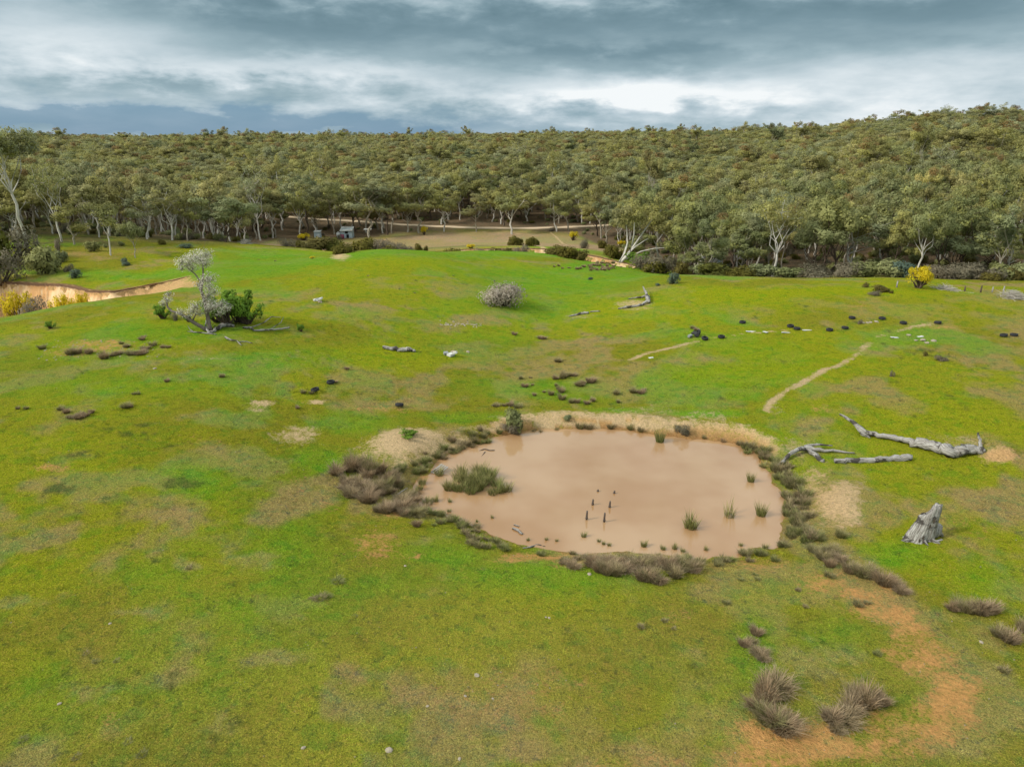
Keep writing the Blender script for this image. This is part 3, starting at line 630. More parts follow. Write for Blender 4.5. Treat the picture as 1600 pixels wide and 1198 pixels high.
GUMS = []
specs = [dict(H=16, R=4.6, nl=5), dict(H=14, R=4.2, nl=6), dict(H=17, R=5.0, nl=7, rise=.38), dict(H=15, R=3.6, nl=5, rise=.40, tip=.4),
         dict(H=13, R=3.8, nl=5, bare=.28, rise=.32), dict(H=18, R=4.4, nl=6, bare=.42, rust=.02, rise=.5), dict(H=15, R=4.8, nl=7, tip=.3, bare=.3, rise=.34), dict(H=16, R=4.2, nl=6, leaf=230, sub=4, bare=.35)]
for i, sp in enumerate(specs):
    T, K, N = gum(100+i*7, **sp)
    GUMS.append((T.build('trunk', [M_BARK, M_BARKW, M_BARKD][(0, 1, 2, 1, 0, 0, 2, 1)[i]]), K.build('crown', M_GUM, normals=N)))
    GUMS[-1] += msize(GUMS[-1][1])[::-1]
def gum_tpl(seed, bark, leafm, **sp):
    T, K, N = gum(seed, **sp); r = (T.build('trunk', bark), K.build('crown', leafm, normals=N)); return r+msize(r[1])[::-1]
G_GREY = gum_tpl(301, M_BARKD, M_GREYGUM, H=12, R=4.4, nl=6, bare=.18, rise=.38, leaf=360)
G_GREY2 = gum_tpl(307, M_BARK, M_GREYGUM, H=13, R=4.0, nl=5, bare=.24, rise=.45, leaf=340)
G_SPARSE = gum_tpl(311, M_BARKW, M_GUM, H=16, R=4.4, nl=6, bare=.28, rise=.55, leaf=110, sub=4, cl=(.7, 1.2), tr=.22)
G_UMB = gum_tpl(317, M_BARKW, M_GUM, H=20, R=4.8, nl=7, bare=.48, rise=.88, leaf=300, sub=3, cl=(1.0, 1.5), tr=.27, tip=.5)
G_ROUND = gum_tpl(331, M_BARK, M_GREYGUM, H=7, R=2.6, nl=5, bare=.34, rise=.6, leaf=420, sub=2, cl=(.8, 1.15), tr=.14, ls=.17, lean=.2)
G_YOUNG = gum_tpl(337, M_BARKW, M_GREYGUM, H=10, R=2.4, nl=4, bare=.42, rise=.6, leaf=300, sub=3, cl=(.6, 1.1), tr=.14, ls=.18, lean=.2)
def put_tree(tpl, loc, H, Wd, label, group=None, rz=None, name='gum_tree'):
    rz = rng.random()*6.28 if rz is None else rz
    sx = Wd/2/tpl[3]; t = thing(name, label, 'tree', loc, rz, group, (sx, sx, H/tpl[2]))
    link('trunk', tpl[0], t); link('crown', tpl[1], t); return t

def stuff_points(name, P, idx, scl, rz, meshes, label, cat, extra=None, **pr):
    """one stuff object: points carrying instances of the given source objects"""
    me = bpy.data.meshes.new(name); me.vertices.add(len(P)); me.vertices.foreach_set('co', np.asarray(P, np.float32).ravel())
    attr(me, 'idx', 'INT', idx); attr(me, 'scl', 'FLOAT_VECTOR', scl); attr(me, 'rz', 'FLOAT', rz)
    if extra is not None: attr(me, 'icol', 'FLOAT_COLOR', extra)
    ng = bpy.data.node_groups.new(name+'_nodes', 'GeometryNodeTree')
    ng.interface.new_socket('Geometry', in_out='INPUT', socket_type='NodeSocketGeometry'); ng.interface.new_socket('Geometry', in_out='OUTPUT', socket_type='NodeSocketGeometry')
    gi = ng.nodes.new('NodeGroupInput'); go = ng.nodes.new('NodeGroupOutput'); jn = ng.nodes.new('GeometryNodeJoinGeometry')
    def na_(nm, ty):
        nd = ng.nodes.new('GeometryNodeInputNamedAttribute'); nd.data_type = ty; nd.inputs[0].default_value = nm; return nd.outputs[0]
    ia, sa, ra = na_('idx', 'INT'), na_('scl', 'FLOAT_VECTOR'), na_('rz', 'FLOAT'); cx = ng.nodes.new('ShaderNodeCombineXYZ'); ng.links.new(ra, cx.inputs[2])
    e2 = ng.nodes.new('FunctionNodeEulerToRotation'); ng.links.new(cx.outputs[0], e2.inputs[0])
    for k, ms in enumerate(meshes):
        cmp = ng.nodes.new('FunctionNodeCompare'); cmp.data_type = 'INT'; cmp.operation = 'EQUAL'
        ins = [s for s in cmp.inputs if s.type == 'INT']; ng.links.new(ia, ins[0]); ins[1].default_value = k
        for m_ in ms:
            so = bpy.data.objects.new(name+'_source', m_)
            oi = ng.nodes.new('GeometryNodeObjectInfo'); oi.inputs['Object'].default_value = so
            iop = ng.nodes.new('GeometryNodeInstanceOnPoints')
            ng.links.new(gi.outputs[0], iop.inputs['Points']); ng.links.new(cmp.outputs[0], iop.inputs['Selection']); ng.links.new(oi.outputs['Geometry'], iop.inputs['Instance'])
            ng.links.new(e2.outputs[0], iop.inputs['Rotation']); ng.links.new(sa, iop.inputs['Scale']); ng.links.new(iop.outputs[0], jn.inputs[0])
    ng.links.new(jn.outputs[0], go.inputs[0])
    o = link(name, me, kind='stuff', label=label, category=cat); md = o.modifiers.new('scatter', 'NODES'); md.node_group = ng
    return o

# ------------------------------------------------------------------ pond water
def water_mat(t):
    pos = t.n('ShaderNodeNewGeometry').outputs['Position']
    sv = t.n('ShaderNodeVectorMath', operation='MULTIPLY', ins={0: pos, 1: (1.6, 5.5, 1)})
    n = t.noise(sv, 1.0, 4, .6, .3); n2 = t.noise(pos, .16, 3, .5)
    c = t.mix(t.step(n2, .35, .65), (.315, .172, .075, 1), (.385, .240, .128, 1))  # paler drifts put the reflection of bright cloud into the water colour
    return princ(t, c, t.step(n2, .42, .58, .02, .07), .5, n, t.step(n2, .40, .6, .02, .08), .02, IOR=1.55)
def _bs(t):
    return water_mat(t)
M_WATER = mat('muddy_water', _bs)
d = POND-PC; Wp = PC+d*(1+.35/np.linalg.norm(d, axis=1))[:, None]
nW = len(Wp); Vw = [np.c_[PC[0]+(Wp[:, 0]-PC[0])*f, PC[1]+(Wp[:, 1]-PC[1])*f, np.full(nW, WL)] for f in (1, .8, .5, .2)]+[[[PC[0], PC[1], WL]]]
Fw = [[k*nW+i, k*nW+(i+1) % nW, (k+1)*nW+(i+1) % nW, (k+1)*nW+i] for k in range(3) for i in range(nW)]; Ft = [[3*nW+i, 3*nW+(i+1) % nW, 4*nW] for i in range(nW)]
mw = MB(); mw.add(np.concatenate(Vw), Fw, Ft); wme = mw.build('pond_water', M_WATER)
if wme.polygons[0].normal.z < 0: wme.flip_normals()
link('pond_water', wme, kind='structure')

# ------------------------------------------------------------------ eroded clay banks
def clay(t):
    tc = A(t, 'tc', out='Vector'); sv = t.n('ShaderNodeVectorMath', operation='MULTIPLY', ins={0: tc, 1: (2.6, .5, 1)})
    n = t.noise(sv, 1.0, 5, .65, .4); n2 = t.noise(tc, .35, 3); z = t.n('ShaderNodeSeparateXYZ', ins={0: tc}).outputs[2]
    c = t.mix(t.step(t.m('ADD', n2, t.m('MULTIPLY', t.m('SUBTRACT', n, .5), .5)), .38, .6), (.82, .60, .36, 1), (.70, .40, .18, 1))
    c = t.mix(t.step(n, .56, .70, 0, .6), c, (.88, .74, .50, 1))
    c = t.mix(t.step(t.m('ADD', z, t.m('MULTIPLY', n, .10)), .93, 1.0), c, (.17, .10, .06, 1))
    return princ(t, c, .95, .05, n, .8, .25)
M_CLAY = mat('eroded_clay', clay)
def bank(name, line, depth, over=.25, step_=.22, batter=.32, rows=9, seed=1, foot=0.0):
    P = np.asarray(line, float); seg = np.r_[0, np.cumsum(np.linalg.norm(np.diff(P, axis=0), axis=1))]; n = int(seg[-1]/step_)
    s = np.linspace(0, seg[-1], n); x = np.interp(s, seg, P[:, 0]); y = np.interp(s, seg, P[:, 1]); D = np.interp(s, seg, depth)
    tx, ty = np.gradient(x), np.gradient(y); L = np.hypot(tx, ty); nx, ny = ty/L, -tx/L         # towards the hollow
    w = (fbm(s, s*0, 2.6, 3, seed)-.5)*2.2+(fbm(s, s*0+5, .55, 2, seed+3)-.5)*.55
    top = hfun(x-nx*.5, y-ny*.5)+.03; V = []; T = []
    for k in range(rows):
        f = k/(rows-1); off = foot+.15+D*batter*(1-(1-f)**1.6)*.9+w*(.25+.75*f)*np.minimum(D/3, 1)
        fl = (fbm(s, s*0+f*2, .35, 2, seed+9)-.5)*.34*np.minimum(D, 1)
        off = off+fl+(.22 if k == 0 else 0)*np.minimum(D, 1)-(.18 if k == 1 else 0)*np.minimum(D, 1)
        V.append(np.c_[x+nx*off, y+ny*off, top-(D+.4)*f]); T.append(np.c_[s, np.full(n, f*4.), np.full(n, 1-f)])
    V.insert(0, np.c_[x-nx*.55, y-ny*.55, hfun(x-nx*.55, y-ny*.55)-.12]); T.insert(0, np.c_[s, np.zeros(n), np.ones(n)])
    R_ = rows+1; F = [[k*n+i, k*n+i+1, (k+1)*n+i+1, (k+1)*n+i] for k in range(R_-1) for i in range(n-1)]
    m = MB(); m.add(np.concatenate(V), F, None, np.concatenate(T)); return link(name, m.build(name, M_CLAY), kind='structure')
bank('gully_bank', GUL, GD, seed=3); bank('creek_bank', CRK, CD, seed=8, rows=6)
# ------------------------------------------------------------------ placing helpers
def at(px, Yd):
    z = 0.0
    for _ in range(6):
        x = (px-800)/FPX*(Yd*cos(PITCH)+(HC-z)*sin(PITCH)); z = float(hfun(x, Yd)[0])
    return np.array([x, Yd, z])
def top_h(P, pytop):               # height of something at P whose top is seen at row pytop
    v = (599-pytop)/FPX; t = P[1]/(cos(PITCH)+v*sin(PITCH)); return HC+t*(-sin(PITCH)+v*cos(PITCH))-P[2]

# ------------------------------------------------------------------ named trees: (px, Y or None, base row, top row, crown width px, template, label)
U = []
NT_ = [
 (40,124,0,199,78,G_UMB,'very tall umbrella-crowned gum tree standing above the forest at the far left'),
 (98,130,0,244,50,G_SPARSE,'half-bare gum tree with twisted white branches beside the tall umbrella gum'),
 (30,133,0,290,58,GUMS[3],'bright green rounded gum tree in front of the tall umbrella gum'),
 (117,None,382,310,42,GUMS[4],'small spreading gum tree with red-brown trunk foot at the left field edge'),
 (173,None,399,316,38,G_YOUNG,'slender young gum tree with cream trunk standing alone on the left field'),
 (211,None,403,346,32,G_ROUND,'small round-headed gum tree nearest the green slope on the left field'),
 (155,137,0,288,46,GUMS[1],'gum tree with broad pale trunk behind the slender young gum on the left'),
 (230,139,0,292,50,GUMS[7],'pale-trunked gum tree just behind the small round-headed gum'),
 (268,139,0,288,54,G_SPARSE,'gum tree with forked white trunk at the left forest edge'),
 (293,139,0,300,40,GUMS[0],'gum tree with a single leaning white trunk right of the forked white gum'),
 (350,141,0,306,80,G_GREY,'dark low-branching gum tree at the forest corner left of the sheds'),
 (430,228,0,286,48,GUMS[5],'tall gum tree with straight white trunk left of the small white shed'),
 (400,225,0,318,50,GUMS[2],'dark bushy gum tree over the fallen pale limbs left of the sheds'),
 (482,240,0,276,62,GUMS[2],'broad gum tree behind the small white shed'),
 (523,244,0,284,44,GUMS[0],'gum tree directly behind the blue-grey shack'),
 (578,236,0,277,64,GUMS[5],'tallest gum tree beside the right wall of the blue-grey shack'),
 (556,250,0,292,46,GUMS[6],'gum tree with two dark trunks behind the blue-grey shack'),
 (598,246,0,300,40,GUMS[1],'dark-trunked gum tree on the bare slope right of the shack'),
 (655,244,0,282,50,GUMS[5],'reddish thin-crowned gum tree with dark trunk beside the yellow wattle'),
 (612,246,0,286,48,GUMS[0],'yellow-green gum tree in front of the dirt road left of the wattle'),
 (694,248,0,296,40,GUMS[3],'slim white-trunked gum tree just below the dirt road'),
 (745,246,0,302,40,GUMS[0],'white-trunked gum tree standing on the lower verge of the dirt road'),
 (800,238,0,288,50,GUMS[3],'tall pale-trunked gum tree standing alone in front of the dirt road'),
 (870,240,0,298,44,GUMS[7],'gum tree with two pale trunks before the dirt road'),
 (948,205,0,308,48,G_GREY2,'grey-green gum tree with thick white trunk left of the leaning white gum'),
 (1112,114,0,372,62,G_GREY,'dense grey-green bushy gum tree at the left end of the right-hand crest'),
 (1160,118,0,352,60,G_GREY2,'round yellow-green gum tree just behind the crest beside the dark trunk'),
 (1086,122,0,392,40,G_GREY,'low grey-green gum sapling at the corner where the crest begins'),
 (1206,112,0,296,64,G_SPARSE,'half-dead gum tree with dark lower trunk and bare white branches behind the crest'),
 (1262,114,0,340,80,G_GREY,'wide grey-green gum tree right of the half-dead gum behind the crest'),
 (1330,118,0,322,84,GUMS[7],'yellow-green gum tree with leaning pale trunks behind the crest'),
 (1385,116,0,352,60,G_GREY2,'pale-trunked gum tree left of the large yellow wattle behind the crest'),
 (1480,114,0,366,92,G_GREY,'dark green broad gum tree right behind the large yellow wattle'),
 (1542,117,0,372,84,G_GREY,'dark green broad gum tree left of the slim pale trunk behind the crest'),
 (1578,110,0,366,40,GUMS[7],'slim pale-trunked gum tree by the fence posts at the right end of the crest'),
 (1000,150,0,360,44,G_GREY2,'gum tree just behind the leaning white gum'),
 (1050,160,0,338,60,G_GREY2,'grey-green gum tree above the red-brown bushes')]
placed = []
for (px, Yd, pb, pt, w, tpl, lab) in NT_:
    P = at(px, Yd) if Yd else pix([px], [pb])[0]
    H = top_h(P, pt); Wd = w*pixscale(P); placed.append(P)
    put_tree(tpl, P-[0, 0, .15], H, Wd*1.05, lab, 'gum trees')
# the leaning white gum with several stems, above the creek
def leaning_gum():
    P = at(968, 143); ps = pixscale(P)
    t = thing('gum_tree', 'white multi-stemmed gum tree leaning right from the creek bank', 'tree', P, 0, 'gum trees')
    g = np.random.default_rng(5); K = MB(); CN = []
    def q(px, py, dy=0): return np.array([(px-968)*ps, dy, (413-py)*ps])
    stems = [[(968,414),(975,400),(980,385),(979,370),(977,355)], [(970,414),(982,400),(986,385),(987,368),(986,352)], [(970,413),(985,396),(996,380),(1008,362),(1018,348)], [(972,412),(984,405),(1000,396),(1020,391),(1038,390)], [(983,398),(992,390),(1006,381),(1012,378)]]
    for k, st in enumerate(stems):
        pts = [q(a, b, (i*.35)*(-1)**k) for i, (a, b) in enumerate(st)]; m = MB(); r0 = .28 if k < 3 else .15
        m.tube(pts, np.linspace(r0, .06, len(pts)), 7, .1, False, seed=k); link('stem', m.build('stem', M_BARKW), t)
    for (a, b, r, dy) in [(977,348,1.7,0),(965,352,1.5,1),(990,342,1.8,-.6),(1000,350,1.5,.8),(985,332,1.6,.5),(1018,344,1.5,-.5),(962,340,1.3,.5),(975,336,1.5,-1),(1008,336,1.3,1),(1030,386,.7,0),(995,366,.8,.4)]:
        n = int(230*r*r/2.2); Pn, d = crown_pts(g, q(a, b, dy), r, n, .7); N = d+np.array([0, 0, .5]); N /= np.linalg.norm(N, axis=1)[:, None]
        tint = np.zeros((n, 3)); tint[:, 0] = g.random(n)*.6+g.random()*.4; tint[:, 2] = (g.random(n)*.7)*(g.random() < .6)
        K.leaves(Pn, N+g.normal(size=(n, 3))*.45, .24*(.65+.7*g.random(n)), tint, .5, .5, g); CN.append(np.repeat(N, 4, 0))
    link('crown', K.build('crown', M_GUM, normals=np.concatenate(CN)), t)
    placed.append(P)
leaning_gum()

# ------------------------------------------------------------------ forest scatter
def scatter_forest():
    pts = []
    for (y0, y1, sp, sc) in ((100, 200, 6.8, 1.0), (200, 330, 8.0, 1.03), (330, 640, 10.2, 1.08), (640, 1100, 13.0, 1.14), (1100, 2000, 18, 1.25)):
        xs = np.arange(-y1*1.0, y1*1.0, sp); ys = np.arange(y0, y1, sp); Xg, Yg = np.meshgrid(xs, ys); Xg = Xg.ravel(); Yg = Yg.ravel()
        Xg = Xg+rng.uniform(-.46, .46, len(Xg))*sp; Yg = Yg+rng.uniform(-.46, .46, len(Yg))*sp
        m = (np.abs(Xg) < Yg*.80+14); Xg, Yg = Xg[m], Yg[m]; Zg = hfun(Xg, Yg); f = forest(Xg, Yg, Zg); p = colpx(Xg, Yg, Zg)
        m = f > 0
        # thinner stand round the sheds and between the road and the field
        thin = ((p > 385) & (p < 640) & (Yg < 255)) | ((p > 640) & (p < 960) & (Yg < 262)); m &= ~(thin & (rng.random(len(p)) < .45))
        road = np.abs(Yg-road_y(Xg)) < 4.5; m &= ~(road & (Yg < 330))
        m &= ~((p > 500) & (p < 570) & (Yg < 246) & (Yg > 200))
        for q in placed: m &= (Xg-q[0])**2+(Yg-q[1])**2 > 9
        pts.append(np.c_[Xg, Yg, Zg, np.full(len(Xg), sc)][m])
    return np.concatenate(pts)
RD = [WZ(a, b, -8) for a, b in [(300, 292), (440, 286), (560, 276), (620, 266), (700, 257), (800, 251), (900, 250), (1000, 252), (1090, 257), (1200, 280)]]
RDx = np.array([r[0] for r in RD]); RDy = np.array([r[1] for r in RD])
def road_y(x): return np.interp(x, RDx, RDy)
FT = scatter_forest()
zs = FT[:, 2]; dist = FT[:, 1]; fp = colpx(FT[:, 0], FT[:, 1], zs)
order = np.argsort(dist/np.maximum(.5, 1)); FT = FT[order]; fp = fp[order]
vis = (fp > -30) & (fp < 1630)
near_idx = np.where(vis)[0][:258]; isnear = np.zeros(len(FT), bool); isnear[near_idx] = True
zones = [(-999, 60, 'at the far left, around the tall umbrella gum'), (60, 135, 'right of the tall umbrella gum, behind the large olive shrub'), (135, 200, 'behind the slender young gum'),
         (200, 255, 'behind the small round-headed gum'), (255, 320, 'behind the forked white gum'), (320, 390, 'behind the dark corner tree'), (390, 470, 'left of the small white shed'), (470, 520, 'behind the small white shed'),
         (520, 600, 'around the blue-grey shack'), (600, 680, 'near the small yellow wattle by the dirt road'), (680, 780, 'along the middle of the far dirt road'), (780, 880, 'around the lone pale gum at the dirt road'),
         (880, 960, 'behind the creek bushes, left of the leaning white gum'), (960, 1020, 'behind the leaning white gum'), (1020, 1080, 'above the red-brown bushes'), (1080, 1140, 'behind the crest around the two caravans'),
         (1140, 1190, 'behind the crest just left of the half-dead gum'), (1190, 1240, 'behind the crest around the half-dead gum'), (1240, 1300, 'behind the crest right of the half-dead gum'), (1300, 1360, 'behind the crest above the sparse saplings'),
         (1360, 1420, 'behind the crest just left of the big yellow wattle'), (1420, 1460, 'behind the crest straight behind the big yellow wattle'), (1460, 1510, 'behind the crest right of the big yellow wattle'),
         (1510, 1560, 'behind the crest by the fence posts'), (1560, 9999, 'behind the crest above the grey brush heap')]
left = lambda p: p < 390
for i in near_idx:
    x, y, z, sc = FT[i]; p = fp[i]; k = rng.integers(0, 8); zi = next(j for j, q in enumerate(zones) if q[0] <= p < q[1])
    H = rng.uniform(10.5, 14) if p < 390 else (rng.uniform(15, 19.5) if p < 960 else (rng.uniform(9.5, 13) if y < 130 else rng.uniform(11, 15)))
    tpl = GUMS[k]
    if p > 960 and rng.random() < .4: tpl = (G_GREY, G_GREY2)[k % 2]
    Wd = tpl[3]*2*H/tpl[2]*rng.uniform(.85, 1.1)
    fd = float(forest(np.array([x]), np.array([y]), np.array([z]))[0]); w_ = 'front-row gum tree' if fd < 7 else ('second-row gum tree' if fd < 16 else 'back-row gum tree')
    look = ('pale-trunked', 'white-trunked', 'dark-trunked', 'narrow white-trunked', 'low-crowned', 'high-crowned', 'broad dark-trunked', 'thin-crowned')[k] if tpl is GUMS[k] else ('dense grey-green', 'open grey-green')[k % 2]
    lab = w_.replace('gum', look+' gum')+' '+zones[zi][2]; put_tree(tpl, (x, y, z-.15), H, Wd, lab, lab.replace('tree', 'trees'))
R_ = FT[~isnear]; n = len(R_); idx = rng.integers(0, 8, n); idx[rng.random(n) < .07] = 8
hs = rng.uniform(.60, 1.0, n)*R_[:, 3]; ws = rng.uniform(1.0, 1.55, n)*R_[:, 3]*np.interp(R_[:, 1], [180, 350, 700], [.85, 1.15, 1.35]); pp = fp[~isnear]; hs *= np.where(pp < 390, .92, 1)
em = rng.random(n) < .05; hs *= np.where(em, 1.32, 1); ws *= np.where(em, .8, 1); idx[em] = rng.choice([5, 7, 3, 8], em.sum()); hs *= 1+.20*(fbm(R_[:, 0], R_[:, 1], 45, 2, 77)-.5)*2
stuff_points('far_forest', R_[:, :3]-[0, 0, .2], idx, np.c_[ws, ws, hs], rng.random(n)*6.28, [(g[0], g[1]) for g in GUMS+[G_SPARSE]], 'dense eucalypt forest covering the hills up to the skyline', 'forest')
print('forest', n, len(near_idx))

# ------------------------------------------------------------------ road beyond the creek
xs = np.linspace(RDx[0], RDx[-1], 140); yc = road_y(xs); yc = np.convolve(np.pad(yc, 6, 'edge'), np.ones(13)/13, 'valid'); V = []; T = []
for o_ in (-1.6, -.8, 0, .8, 1.6):
    V.append(np.c_[xs, yc+o_, hfun(xs, yc+o_)+.22+(.05 if abs(o_) < 1.5 else -.15)]); T.append(np.c_[xs, np.full(140, o_), np.zeros(140)])
n_ = 140; m = MB(); m.add(np.concatenate(V), [[k*n_+i, k*n_+i+1, (k+1)*n_+i+1, (k+1)*n_+i] for k in range(4) for i in range(n_-1)], None, np.concatenate(T))
M_ROAD = mat('pale_gravel', lambda t: princ(t, t.mix(t.noise(None, 1.2, 4), (.60, .47, .32, 1), (.48, .36, .24, 1)), .95, .1))
link('dirt_road', m.build('dirt_road', M_ROAD), kind='structure')

# ------------------------------------------------------------------ shrubs
SH = {'dark': [], 'twig': [], 'green': [], 'blue': [], 'wattle': [], 'olive': []}
for i in range(3): SH['dark'].append((dome(400+i, 1.5, 1.5, 1500, .13), M_DARKLEAF))
for i in range(2): SH['twig'].append((dome(410+i, 1.5, 1.6, 2600, .075), M_TWIG))
SH['pale'] = [(dome(415, 1.6, 1.4, 3600, .06, 11), M_TWIGL)]
SH['green'].append((dome(420, 1.4, 1.7, 1700, .10, 20, 0, .12, 1), M_GREEN)); SH['green'].append((dome(421, 1.3, 1.8, 1500, .10, 18, 0, .12, 1), M_GREEN)); SH['blue'].append((dome(430, 1.2, 1.5, 1300, .10), M_BLUE))
SH['olive'].append((dome(440, 1.6, 1.7, 1800, .12), M_GREYGUM)); SH['wattle'].append((dome(450, 1.6, 1.5, 3000, .07, 26, 0, .30, 1), M_WATTLE))
for k in SH: SH[k] = [(d_[0].build('stem', M_BARKD), d_[1].build('foliage', mt, normals=d_[2])) for d_, mt in SH[k]]
def shrub(P, wpx, hpx, kind, label, name='shrub', group=None, under=None):
    ps = pixscale(P); v = SH[kind][rng.integers(0, len(SH[kind]))]; R0, H0 = msize(v[1]); s = wpx*ps/2/R0; h = (top_h(P, -hpx) if hpx < 0 else hpx*ps)/H0
    t = thing(name, label, 'wattle' if kind == 'wattle' else 'shrub', P-[0, 0, .05], rng.random()*6.28, group, (s, s, h))
    link('stem', v[0], t); link('foliage', v[1], t); return t
cr = 'shrubs along the creek'
